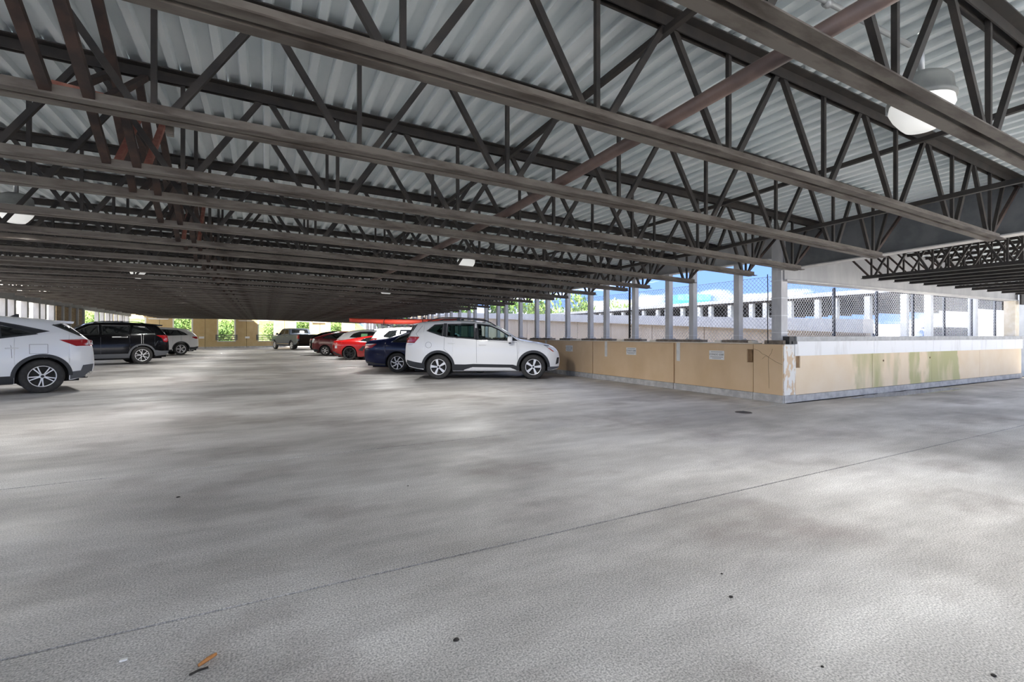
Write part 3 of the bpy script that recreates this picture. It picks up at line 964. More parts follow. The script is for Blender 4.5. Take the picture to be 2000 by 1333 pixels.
# ================================================================== plants outdoors
def leaf_cloud(n, leaf, seed):
    rnd = random.Random(seed)
    mb = MB()
    lobes = [(rnd.uniform(-.55, .55), rnd.uniform(-.55, .55), rnd.uniform(0.2, .8), rnd.uniform(.3, .5)) for _ in range(9)]
    for _ in range(n):
        lx, ly, lz, lr = rnd.choice(lobes)
        d = Vector((rnd.gauss(0, 1), rnd.gauss(0, 1), rnd.gauss(0, 1))).normalized()
        p = Vector((lx, ly, lz)) + d * lr * rnd.uniform(0.75, 1.05)
        a = Vector((rnd.gauss(0, 1), rnd.gauss(0, 1), rnd.gauss(0, 1))).normalized()
        b = a.cross(d)
        if b.length < 0.1: continue
        b.normalize()
        s = leaf * rnd.uniform(0.7, 1.3)
        mb.add([p - a * s, p + b * s * 0.45, p + a * s, p - b * s * 0.45], [(0, 1, 2, 3)])
    return mb
clouds = [leaf_cloud(1500, 0.075, 3).mesh('foliage', 'leafA'), leaf_cloud(1500, 0.075, 5).mesh('foliage', 'leafB')]
trunk = MB().tube([(0, 0, -0.5), (0.02, 0, 0.0), (-0.03, 0.02, 0.4), (0.02, 0, 0.7)], [0.06, 0.05, 0.035, 0.02], 8).mesh('trunk', 'bark')
def plant(name, label, cat, loc, sc, kind=0, rz=0.0, group=None):
    e = tag(empty(name, loc, rz), label, cat, group)
    e.scale = sc
    obj('foliage', clouds[kind], e)
    obj('trunk', trunk, e)
    return e
bank = MB()
for i in range(13):
    for k in range(7):
        bank.v.append((-16 + i * 3.2, 0 + k * 2.0, -0.4 + k * 0.75 + random.uniform(-.15, .15)))
for i in range(12):
    for k in range(6):
        a = i * 7 + k
        bank.f.append((a, a + 7, a + 8, a + 1))
tag(build('grass_bank', bank, 'grass', loc=(-4.2 - 1.2, 57.0, 0), rot=(0, 0, DIR), fix=False), 'green grassy bank rising behind the back wall openings', 'grass', kind='stuff')
for i in range(15):
    s = -11 + i * 2.0
    off = 3.2 + (i % 3) * 1.6
    x_, y_ = -4.2 + math.cos(DIR) * s - math.sin(DIR) * off, 54.0 + math.sin(DIR) * s + math.cos(DIR) * off
    plant('bush', 'leafy green bush growing outside the back wall openings', 'bush', (x_, y_, 0.3 + (i % 3) * 0.55), (1.5, 1.5, 1.7 + 0.3 * (i % 2)), i % 2, i * 1.3, 'bushes behind the back wall')
TL = ['third from the back wall', 'third from the teal building', 'second from the back wall', 'second from the teal building', 'closest to the back wall', 'closest to the teal building']
for i, (x, y, s, h) in enumerate([(26, 52, 3.0, 6.6), (32, 53, 3.0, 6.0), (20, 53, 3.0, 6.4), (38, 53, 3.0, 5.8), (14, 56, 3.0, 6.2), (44.5, 52, 3.0, 5.2)]):
    plant('tree', ['light', 'dark', 'pale', 'deep'][i % 4] + ' leafy green tree beyond the ramp, ' + TL[i], 'tree', (x, y, 0), (s, s, h), i % 2, i * 2.1, 'trees beyond the exterior ramp')
for i in range(6):
    plant('shrub', 'low green shrub under the neighbouring deck', 'shrub', (21.2 + 0.4 * (i % 2), 13.6 + i * 1.3, 0.75), (0.9, 0.9, 0.7), i % 2, i, 'shrubs by the neighbouring deck')

# ================================================================== outside, beyond the parapets
tag(build('ground', MB().box(8.75, 140, 5.70, 160, -0.4, -0.06).box(24.2, 140, -30, 5.7, -0.4, -0.06).box(-60, -9.32, -10, 70, -1.4, -1.0), 'outground'), kind='structure')
ramp = tag(empty('exterior_ramp', (13.0, 0, 0)), 'cream walled vehicle ramp with white coping rising beyond the parapet', 'ramp')
def rz_(y):
    return 1.30 + (y - 6.0) * 0.048
def ramp_piece(y0, y1, x0, x1, z0a, z0b, z1a, z1b):
    v = [(x0, y0, z0a), (x1, y0, z0a), (x1, y1, z0b), (x0, y1, z0b), (x0, y0, z1a), (x1, y0, z1a), (x1, y1, z1b), (x0, y1, z1b)]
    return MB().add(v, [(3, 2, 1, 0), (4, 5, 6, 7), (0, 1, 5, 4), (1, 2, 6, 5), (2, 3, 7, 6), (3, 0, 4, 7)])
y = 6.2
while y < 46:
    y1 = y + 2.4
    build('wall_panel', ramp_piece(y + 0.02, y1 - 0.02, 0, 0.25, -0.1, -0.1, rz_(y), rz_(y1)), 'rampwall', ramp)
    build('coping', ramp_piece(y + 0.004, y1 - 0.004, -0.16, 0.34, rz_(y), rz_(y1), rz_(y) + 0.34, rz_(y1) + 0.34), 'coping', ramp)
    y = y1
build('ramp_deck', ramp_piece(6.2, 46, 0.34, 5.0, rz_(6.2) - 0.9, rz_(46) - 0.9, rz_(6.2) - 0.6, rz_(46) - 0.6), 'outground', ramp)

nd = tag(empty('neighbour_deck', (21.5, 0, 0)), 'neighbouring open parking deck with pale columns and dark underside', 'building')
build('roof_slab', MB().box(-0.5, 7, -6, 46, 2.90, 3.07), 'deckslab', nd)
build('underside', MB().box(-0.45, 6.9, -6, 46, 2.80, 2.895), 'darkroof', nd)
ncm = MB().box(-0.10, 0.10, -0.10, 0.10, -0.06, 2.80).mesh('column', 'deckslab')
ys = 2.6
k = 0
pp = [1.2, 1.2, 0.72]
while ys < 40:
    obj('column', ncm, nd, (-0.32, ys, 0))
    ys += pp[k % 3]
    k += 1
for yj in [0.5 + q * 1.25 for q in range(28)]:
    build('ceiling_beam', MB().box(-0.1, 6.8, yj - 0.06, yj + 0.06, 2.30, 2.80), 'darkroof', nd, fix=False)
pb = tag(empty('pale_backdrop', (62, 10, 0), R(-12)), 'long pale low backdrop block added far beyond the neighbouring deck', 'building')  # added pale backdrop behind the bright opening under the neighbouring deck
build('block', MB().box(0, 6, -45, 60, -0.06, 2.6), 'coping', pb)
for q in range(16):
    build('window', MB().box(-0.06, 0, -40 + q * 6, -37 + q * 6, 0.9, 1.9), 'deckslab', pb, fix=False)
tl = tag(empty('teal_building', (47.8, 42.7, 0), R(-30)), 'small teal clad building top beyond the ramp', 'building')
build('block', MB().box(-1.8, 1.8, -1.5, 1.5, 0, 5.6), 'teal', tl)
build('parapet_rim', MB().box(-2.0, 2.0, -1.7, 1.7, 5.6, 6.3), 'teal', tl)
for q in range(9):
    build('rib', MB().box(-1.8 + q * 0.45 - 0.04, -1.8 + q * 0.45 + 0.04, -1.56, -1.5, 0, 5.6), 'teal', tl, fix=False)

# ================================================================== vehicles
def lerp_pts(pts, x):
    if x <= pts[0][0]: return pts[0][1]
    for (a, za), (b, zb) in zip(pts, pts[1:]):
        if x <= b:
            return za + (zb - za) * (x - a) / (b - a) if b > a else zb
    return pts[-1][1]

def in_poly(x, z, poly):
    r = False
    n = len(poly)
    for i in range(n):
        x0, z0 = poly[i]
        x1, z1 = poly[(i + 1) % n]
        if (z0 > z) != (z1 > z) and x < (x1 - x0) * (z - z0) / (z1 - z0) + x0:
            r = not r
    return r

class Car:
    """x runs from the rear bumper (0) to the front (L), y to the car's own left, z up"""
    def __init__(s, spec):
        s.__dict__.update(spec)
        s.w2 = s.W / 2
    def zt(s, x):
        w = min(0.05, x * 0.5, (s.L - x) * 0.5)
        if w < 0.004: return lerp_pts(s.top, x)
        return sum(lerp_pts(s.top, x + w * q) for q in (-1, -.5, 0, .5, 1)) / 5
    def zb(s, x):
        return lerp_pts(s.bot, x)
    def belt(s, x):
        return lerp_pts(s.beltline, x)
    def hw(s, x, z, edge=True):
        rr, rf = s.round_r, s.round_f
        f = 1.0
        if x < rr:
            q = max(0, x / rr); f = s.end_r + (1 - s.end_r) * math.sqrt(max(0, 1 - (1 - q) ** 2))
        if s.L - x < rf:
            q = max(0, (s.L - x) / rf); f = min(f, s.end_f + (1 - s.end_f) * math.sqrt(max(0, 1 - (1 - q) ** 2)))
        y = s.w2 * f
        b = s.belt(x)
        if z < 0.50:
            y *= 1 - 0.07 * ((0.50 - z) / 0.3) ** 2
        elif z > b:
            y *= 0.965 - s.tumble * (z - b) / max(0.3, s.H - b)
        elif z > 0.72:
            y *= 1 - 0.035 * ((z - 0.72) / max(0.1, b - 0.72)) ** 2
        if edge:
            t = (s.zt(x) - z) / 0.10
            if t < 1:
                t = max(0, t)
                y -= 0.085 * (1 - math.sqrt(1 - (1 - t) ** 2))
        return max(y, 0.02)
    def body(s, holes=()):
        xs = [0, .008, .02, .035, .055, .08, .11, .14]
        x = 0.18
        while x < s.L - 0.16:
            xs.append(x); x += 0.042
        xs += [s.L - q for q in (.14, .11, .08, .055, .035, .02, .008, 0)]
        arches = [s.xr, s.xf]
        ra = s.arch
        st = []
        for x in xs:
            st.append((x, None))
        for a in arches:
            for sg in (-1, 1):
                st.append((a + sg * ra, 'e')); 
            for q in range(1, 12):
                st.append((a + ra * math.cos(math.pi * q / 12), None))
        st.sort(key=lambda t: t[0])
        secs = []
        for x, tg in st:
            base = s.zb(x)
            top = s.zt(x)
            arch = None
            for a in arches:
                if abs(x - a) <= ra + 1e-6:
                    arch = s.wr + math.sqrt(max(0, ra * ra - (x - a) ** 2))
            if tg == 'e':
                inside = [a for a in arches if abs(abs(x - a) - ra) < 1e-6][0]
                if x < inside:
                    secs += [(x, base, top), (x, s.wr, top)]
                else:
                    secs += [(x, s.wr, top), (x, base, top)]
            elif arch is not None:
                secs.append((x, max(arch, base), top))
            else:
                secs.append((x, min(base, top - 0.005), top))
        K = 34
        vs_ = [i / K for i in range(K - 2)] + [1 - 1.6 / K, 1 - 0.9 / K, 1 - 0.45 / K, 1 - 0.15 / K, 1.0]
        nk = len(vs_)
        Mx = 9
        verts, faces = [], []
        per = 2 * nk + Mx
        info = []
        for x, zb, zt in secs:
            row = []
            for v in vs_:
                z = zb + (zt - zb) * v
                row.append((x, -s.hw(x, z), z))
            ye = s.hw(x, zt)
            cr = s.crown * min(1, ye / 0.5)
            for k in range(1, Mx + 1):
                q = -1 + 2 * k / (Mx + 1)
                row.append((x, q * ye, zt + cr * (1 - q * q)))
            for v in reversed(vs_):
                z = zb + (zt - zb) * v
                row.append((x, s.hw(x, z), z))
            verts += row
        n = per
        for i in range(len(secs) - 1):
            for k in range(n - 1):
                a = i * n + k
                q = (a, a + n, a + n + 1, a + 1)
                if holes and (k < nk - 1 or k >= nk + Mx):
                    cx = sum(verts[t][0] for t in q) / 4
                    cz = sum(verts[t][2] for t in q) / 4
                    if any(in_poly(cx, cz, h) for h in holes):
                        continue
                faces.append(q)
        return MB().add(verts, faces)
    def patch(s, poly, off=0.004, depth=0.008, both=True, rows=6, dx=0.04):
        """an outline in (x, z) laid on the car's flank"""
        mb = MB()
        xmin, xmax = min(p[0] for p in poly), max(p[0] for p in poly)
        n = max(3, int((xmax - xmin) / dx) + 1)
        cols = sorted(set([xmin + (xmax - xmin) * i / n for i in range(n + 1)] + [p[0] for p in poly]))
        eps = 1e-4
        data = []
        for x in cols:
            xx = min(max(x, xmin + eps), xmax - eps)
            zs = []
            for (x0, z0), (x1, z1) in zip(poly, poly[1:] + poly[:1]):
                if (x0 <= xx < x1) or (x1 <= xx < x0):
                    zs.append(z0 + (z1 - z0) * (xx - x0) / (x1 - x0))
            if len(zs) >= 2:
                data.append((x, min(zs), max(zs)))
        for sg in ((1, -1) if both is True else (both,)):
            o = len(mb.v)
            for x, a, b in data:
                for r_ in range(rows + 1):
                    z = a + (b - a) * r_ / rows
                    mb.v.append((x, sg * (s.hw(x, z) + off), z))
            R1 = rows + 1
            for i in range(len(data) - 1):
                for r_ in range(rows):
                    a = o + i * R1 + r_
                    mb.f.append((a, a + R1, a + R1 + 1, a + 1))
            ring = [o + i * R1 for i in range(len(data))] + [o + (len(data) - 1) * R1 + r_ for r_ in range(1, R1)] + \
                   [o + i * R1 + rows for i in range(len(data) - 2, -1, -1)] + [o + r_ for r_ in range(rows - 1, 0, -1)]
            o2 = len(mb.v)
            for t in ring:
                x, y_, z = mb.v[t]
                mb.v.append((x, y_ - sg * depth, z))
            m_ = len(ring)
            for i in range(m_):
                mb.f.append((ring[i], ring[(i + 1) % m_], o2 + (i + 1) % m_, o2 + i))
        return mb
    def arc(s, xw, r0, r1, a0, a1, off=0.012, n=28, side=1):
        mb = MB()
        for sg in (side,):
            o = len(mb.v)
            for i in range(n + 1):
                a = R(a0 + (a1 - a0) * i / n)
                for r_, of in ((r0, -0.03), (r0, off), (r1, off), (r1, -0.004)):
                    x, z = xw + r_ * math.cos(a), max(0.16, s.wr + r_ * math.sin(a))
                    mb.v.append((x, sg * (s.hw(min(max(x, 0.02), s.L - 0.02), z, False) + of), z))
            for i in range(n):
                for k in range(3):
                    a = o + i * 4 + k
                    mb.f.append((a, a + 4, a + 5, a + 1))
        return mb
    def line(s, pts, w=0.007, both=True):
        mb = MB()
        for sg in ((1, -1) if both is True else (both,)):
            for (x0, z0), (x1, z1) in zip(pts, pts[1:]):
                n = max(1, int(math.hypot(x1 - x0, z1 - z0) / 0.12))
                for i in range(n):
                    a = (x0 + (x1 - x0) * i / n, z0 + (z1 - z0) * i / n)
                    b = (x0 + (x1 - x0) * (i + 1) / n, z0 + (z1 - z0) * (i + 1) / n)
                    mb.bar((a[0], sg * (s.hw(*a) + 0.0005), a[1]), (b[0], sg * (s.hw(*b) + 0.0005), b[1]), w, 0.003, up=(0, 1, 0))
        return mb
    def ring(s, poly, win=0.022, wout=0.012, off=0.004, side=1):
        mb = MB()
        n = len(poly)
        area = sum(poly[i][0] * poly[(i + 1) % n][1] - poly[(i + 1) % n][0] * poly[i][1] for i in range(n))
        sgn = 1 if area > 0 else -1
        def offs(d):
            out = []
            for i in range(n):
                p0, p1, p2 = Vector(poly[i - 1]), Vector(poly[i]), Vector(poly[(i + 1) % n])
                e1, e2 = (p1 - p0).normalized(), (p2 - p1).normalized()
                n1, n2 = Vector((e1.y, -e1.x)) * sgn, Vector((e2.y, -e2.x)) * sgn
                m_ = (n1 + n2)
                m_ = m_ / max(0.35, m_.length_squared) * 2
                out.append(p1 + m_ * d)
            return out
        A, B = offs(wout), offs(-win)
        for sg in (side,):
            for i in range(n):
                j = (i + 1) % n
                seg = max(1, int((A[j] - A[i]).length / 0.08))
                for q in range(seg):
                    t0, t1 = q / seg, (q + 1) / seg
                    qd = [A[i].lerp(A[j], t0), A[i].lerp(A[j], t1), B[i].lerp(B[j], t1), B[i].lerp(B[j], t0)]
                    mb.add([(p.x, sg * (s.hw(p.x, p.y) + off), p.y) for p in qd], [(0, 1, 2, 3)])
        return mb
    def topstrip(s, x0, x1, wfrac=0.86, off=0.006, n=10):
        mb = MB()
        m_ = 8
        for i in range(n + 1):
            x = x0 + (x1 - x0) * i / n
            zt = s.zt(x)
            ye = s.hw(x, zt)
            cr = s.crown * min(1, ye / 0.5)
            slope = (s.zt(x + 0.02) - s.zt(x - 0.02)) / 0.04
            nn = Vector((-slope, 0, 1)).normalized()
            for k in range(m_ + 1):
                q = (-1 + 2 * k / m_) * wfrac
                mb.v.append((x + nn.x * off, q * ye, zt + cr * (1 - q * q) + nn.z * off))
        for i in range(n):
            for k in range(m_):
                a = i * (m_ + 1) + k
                mb.f.append((a, a + m_ + 1, a + m_ + 2, a + 1))
        return mb

def wheel_meshes(r, width, rim, spokes, style, rim_mat):
    h = width / 2
    t = MB().lathe([(rim * 0.98, -h * 0.75), (rim * 1.04, -h * 0.95), (r * 0.86, -h), (r * 0.965, -h * 0.9), (r, -h * 0.62), (r, h * 0.62), (r * 0.965, h * 0.9), (r * 0.86, h),
                    (rim * 1.04, h * 0.95), (rim * 0.98, h * 0.75), (rim * 0.93, h * 0.1), (0.0, h * 0.1)], 40, 'y')
    t.lathe([(rim * 0.98, -h * 0.75), (0.0, -h * 0.75)], 40, 'y')
    tyre = t.mesh('wheel', 'rubber', True)
    m = MB().lathe([(rim * 0.93, h * 0.3), (rim * 0.93, h * 0.84), (rim * 0.985, h * 0.88), (rim * 1.01, h * 0.80), (rim * 1.01, h * 0.6)], 40, 'y')
    m.lathe([(0.0, h * 0.86), (rim * 0.13, h * 0.86), (rim * 0.22, h * 0.74), (rim * 0.22, h * 0.3)], 20, 'y')
    for k in range(spokes):
        a = 2 * math.pi * k / spokes + math.pi / 2
        def pt(rr, da, y):
            return (rr * math.cos(a + da), y, rr * math.sin(a + da))
        lanes = [(0, 0)]
        if style == 'double':
            lanes = [(-0.13, -0.17), (0.13, 0.17)]
        if style == 'fork':
            lanes = [(-0.06, -0.24), (0.06, 0.24)]
        for d0, d1 in lanes:
            w0, w1 = {'double': (0.17, 0.17), 'fork': (0.16, 0.15), 'wide': (0.30, 0.62), 'twist': (0.34, 0.30), 'thin': (0.30, 0.30)}[style]
            tw = 0.42 if style == 'twist' else 0.0
            r0, r1 = rim * 0.16, rim * 0.95
            rm = (r0 + r1) / 2
            pts = []
            for rr, dd, ww in ((r0, d0, w0 * 1.9), (rm, (d0 + d1) / 2 + tw * 0.5, (w0 + w1) / 2), (r1, d1 + tw, w1)):
                pts.append((rr, dd - ww / 2 * (rim * 0.55 / max(rr, rim * 0.3)), dd + ww / 2 * (rim * 0.55 / max(rr, rim * 0.3))))
            v = []
            for rr, da, db in pts:
                yy = h * (0.80 if rr < rim * 0.5 else 0.84)
                v += [pt(rr, da, yy), pt(rr, db, yy), pt(rr, db, yy - 0.03), pt(rr, da, yy - 0.03)]
            f = []
            for i in range(2):
                b = i * 4
                f += [(b, b + 1, b + 5, b + 4), (b + 1, b + 2, b + 6, b + 5), (b + 2, b + 3, b + 7, b + 6), (b + 3, b, b + 4, b + 7)]
            m.add(v, f)
    rimm = m.mesh('rim', rim_mat)
    hub = MB().lathe([(0.0, h * 0.90), (rim * 0.10, h * 0.90), (rim * 0.13, h * 0.85)], 16, 'y').mesh('hub_cap', 'darkalloy' if rim_mat == 'alloy' else 'under')
    return tyre, rimm, hub

def rounded_box(x0, x1, y0, y1, z0, z1, r=0.05):
    mb = MB()
    pr = []
    for cx, cy, a0 in ((x1 - r, y1 - r, 0), (x0 + r, y1 - r, 90), (x0 + r, y0 + r, 180), (x1 - r, y0 + r, 270)):
        for k in range(4):
            a = R(a0 + 30 * k)
            pr.append((cx + r * math.cos(a), cy + r * math.sin(a)))
    n = len(pr)
    cxm, cym = (x0 + x1) / 2, (y0 + y1) / 2
    lv = [(z0, 0.86), (z0 + r * 0.5, 0.97), (z0 + r, 1), (z1 - r, 1), (z1 - r * 0.4, 0.95), (z1, 0.82)]
    for z, sc in lv:
        mb.v += [(cxm + (x - cxm) * sc, cym + (y_ - cym) * sc, z) for x, y_ in pr]
    for i in range(len(lv) - 1):
        for k in range(n):
            a, b = i * n + k, i * n + (k + 1) % n
            mb.f.append((a, b, b + n, a + n))
    mb.f.append(tuple(range(n))[::-1])
    mb.f.append(tuple((len(lv) - 1) * n + k for k in range(n)))
    return mb

def make_car(name, label, cat, spec, place, group=None):
    s = Car(spec)
    root = tag(empty(name), label, cat, group)
    def part(nm, mb, m, parent=None, smooth=True, fix=False):
        # all car meshes are authored from the rear bumper; shift so that the origin is the car centre
        mb.v = [(x - s.L / 2, y_, z) for x, y_, z in mb.v]
        return build(nm, mb, m, parent or root, smooth, fix=fix)
    holes = [w[0] for w in s.glass if w[1] != 'glassdark'] if s.hollow else []
    body = part('body', s.body(holes), s.paint, fix=False)
    for x0, x1 in s.screens:
        part('windscreen', s.topstrip(x0, x1), 'glassdark')
    for sg in (1, -1):
        for poly, gm in s.glass:
            wd = part('window', s.patch(poly, 0.003 if gm == 'glassdark' else -0.002, 0.004, dx=0.06, both=sg), gm)
            if s.hollow:
                part('window_trim', s.ring(poly, side=sg), 'clad', wd, smooth=False)
        for poly, m in s.pillars:
            part('pillar_trim', s.patch(poly, 0.002, 0.004, rows=3, both=sg), m)
        if s.clad:
            part('arch_cladding', s.arc(s.xr, s.arch - 0.008, s.arch + s.cladw, 0, 180, side=sg), s.clad, smooth=False)
            part('arch_cladding', s.arc(s.xf, s.arch - 0.008, s.arch + s.cladw, 0, 180, side=sg), s.clad, smooth=False)
        for poly, m in s.panels:
            part('lower_panel', s.patch(poly, 0.008, 0.016, both=sg), m, smooth=False)
        for nm, poly, m in s.lights:
            part(nm, s.patch(poly, 0.006, 0.010, dx=0.025, both=sg), m)
        for pts in s.seams:
            part('door_seam', s.line(pts, both=sg), s.seam_mat, smooth=False)
        for x, z in s.handles:
            y_ = s.hw(x, z)
            part('door_handle', rounded_box(x - 0.10, x + 0.10, sg * (y_ + 0.016) - 0.014, sg * (y_ + 0.016) + 0.014, z - 0.014, z + 0.014, 0.011), s.handle_mat)
    if s.mirror:
        x, z = s.mirror
        for sg in (1, -1):
            y_ = s.hw(x, z) + 0.13
            b = rounded_box(x - 0.07, x + 0.07, sg * y_ - 0.11, sg * y_ + 0.11, z, z + 0.17, 0.06)
            mr = part('mirror', b, s.paint)
            part('mirror_arm', MB().bar((x, sg * (y_ - 0.16), z - 0.02), (x, sg * (y_ - 0.02), z + 0.03), 0.06, 0.06), 'clad', smooth=False)
    if s.rails:
        x0, x1, hgt = s.rails
        for sg in (1, -1):
            pts = []
            for i in range(13):
                q = i / 12
                x = x0 + (x1 - x0) * q
                lift = hgt * min(1, q * 7, (1 - q) * 7)
                pts.append((x, sg * (s.hw(x, s.zt(x)) - 0.05), s.zt(x) + lift + 0.012))
            part('roof_rail', MB().tube(pts, 0.015, 6), 'clad')
            for q in (0.45,):
                x = x0 + (x1 - x0) * q
                yy = sg * (s.hw(x, s.zt(x)) - 0.05)
                part('rail_foot', MB().bar((x, yy, s.zt(x) - 0.01), (x, yy, s.zt(x) + hgt), 0.09, 0.03), 'clad', smooth=False)
    if s.spoiler:
        x0, x1, z, m = s.spoiler
        ye = s.hw(x1, s.zt(x1)) * 0.93
        zz = s.zt(x1) + 0.012
        sp = MB().add([(x0, -ye, z), (x0, ye, z), (x1, ye, zz), (x1, -ye, zz), (x0 + 0.02, -ye, z - 0.05), (x0 + 0.02, ye, z - 0.05), (x1, ye, zz - 0.06), (x1, -ye, zz - 0.06)],
                      [(0, 1, 2, 3), (4, 7, 6, 5), (0, 4, 5, 1), (1, 5, 6, 2), (3, 7, 4, 0)])
        part('spoiler', sp, m or s.paint, smooth=False)
    if s.fin:
        x = s.fin
        z = s.zt(x) + s.crown
        part('antenna_fin', MB().prism([(x - 0.09, z - 0.01), (x + 0.09, z - 0.01), (x - 0.05, z + 0.07), (x - 0.085, z + 0.07)], 'y', -0.018, 0.018), 'clad', smooth=False)
    # dark underbody seen through the arches
    uw = s.w2 - 0.30
    zu = s.ground + 0.02
    ub = MB().box(0.25, s.L - 0.3, -uw, uw, zu, min(0.72, s.zt(0.3) - 0.1))
    ub.box(s.xr + s.arch + 0.01, s.xf - s.arch - 0.01, -s.w2 * 0.90, s.w2 * 0.90, zu, 0.55)
    ub.box(0.12, s.xr - s.arch, -s.w2 * 0.80, s.w2 * 0.80, zu + 0.06, 0.5)
    ub.box(s.xf + s.arch, s.L - 0.14, -s.w2 * 0.76, s.w2 * 0.76, zu + 0.04, 0.5)
    part('underbody', ub, 'under', smooth=False)
    if s.hollow:
        for x, back in ((s.L * 0.50, 0.0), (s.L * 0.50, 0.0)):
            pass
        for yy in (-0.38, 0.38):
            b = rounded_box(s.L * 0.455, s.L * 0.50, yy - 0.24, yy + 0.24, 0.75, s.belt(2) + 0.10, 0.02)
            part('seat', b, 'seat')
            b = rounded_box(s.L * 0.452, s.L * 0.475, yy - 0.12, yy + 0.12, s.belt(2) + 0.12, s.belt(2) + 0.29, 0.02)
            part('headrest', b, 'seat')
        part('rear_bench', rounded_box(s.L * 0.27, s.L * 0.31, -0.62, 0.62, 0.75, s.belt(2) + 0.08, 0.04), 'seat')
        part('dashboard', rounded_box(s.L * 0.665, s.L * 0.72, -0.66, 0.66, 0.72, s.belt(3) - 0.03, 0.06), 'seat')
        pts = [(s.L * 0.63 + 0.05 * math.cos(a), 0.38 + 0.18 * math.sin(a), s.belt(3) - 0.03 + 0.16 * math.cos(a)) for a in [2 * math.pi * k / 18 for k in range(19)]]
        part('steering_wheel', MB().tube(pts, 0.015, 6, False), 'seat')
    for nm, fn, m in s.extra:
        part(nm, fn(s), m, smooth=False)
    # wheels
    ty, rm, hb = wheel_meshes(s.wr, 0.23, s.wr * s.rimf, s.spokes, s.style, s.rim_mat)
    for x in (s.xr, s.xf):
        for sg in (1, -1):
            o = obj('wheel', ty, root, (x - s.L / 2, sg * (s.w2 - 0.135 - s.inset), s.wr), (0, random.uniform(0, 1.2) if sg else 0, 0 if sg > 0 else math.pi))
            obj('rim', rm, o)
            obj('hub_cap', hb, o)
    # placement
    kind, px, py, az, near = place
    fx, fy = math.sin(az), math.cos(az)
    lx, ly = -fy, fx
    if kind == 'wheel':
        cx, cy = s.xr - s.L / 2, near * (s.w2 - 0.03)
    else:
        cx, cy = -s.L / 2, near * s.w2 * 0.9
    root.location = (px - fx * cx - lx * cy, py - fy * cx - ly * cy, 0)
    root.rotation_euler = (0, 0, math.atan2(fy, fx))
    return root

BASE = dict(W=1.80, H=1.68, L=4.5, tumble=0.20, crown=0.03, round_r=0.55, round_f=0.65, end_r=0.80, end_f=0.62, hollow=False, pillars=[], screens=[], clad=None, cladw=0.055,
            panels=[], lights=[], seams=[], handles=[], mirror=None, rails=None, spoiler=None, fin=None, extra=[], spokes=5, style='wide', rim_mat='alloy', rimf=0.66,
            inset=0.0, seam_mat='seam', handle_mat='p_white', ground=0.2)
def spec(**k):
    d = dict(BASE)
    d.update(k)
    return d
AZR = R(117.65)      # right-hand row, noses toward the parapet
AZL = R(67.0 + 180)  # left-hand row, noses toward the rock bank

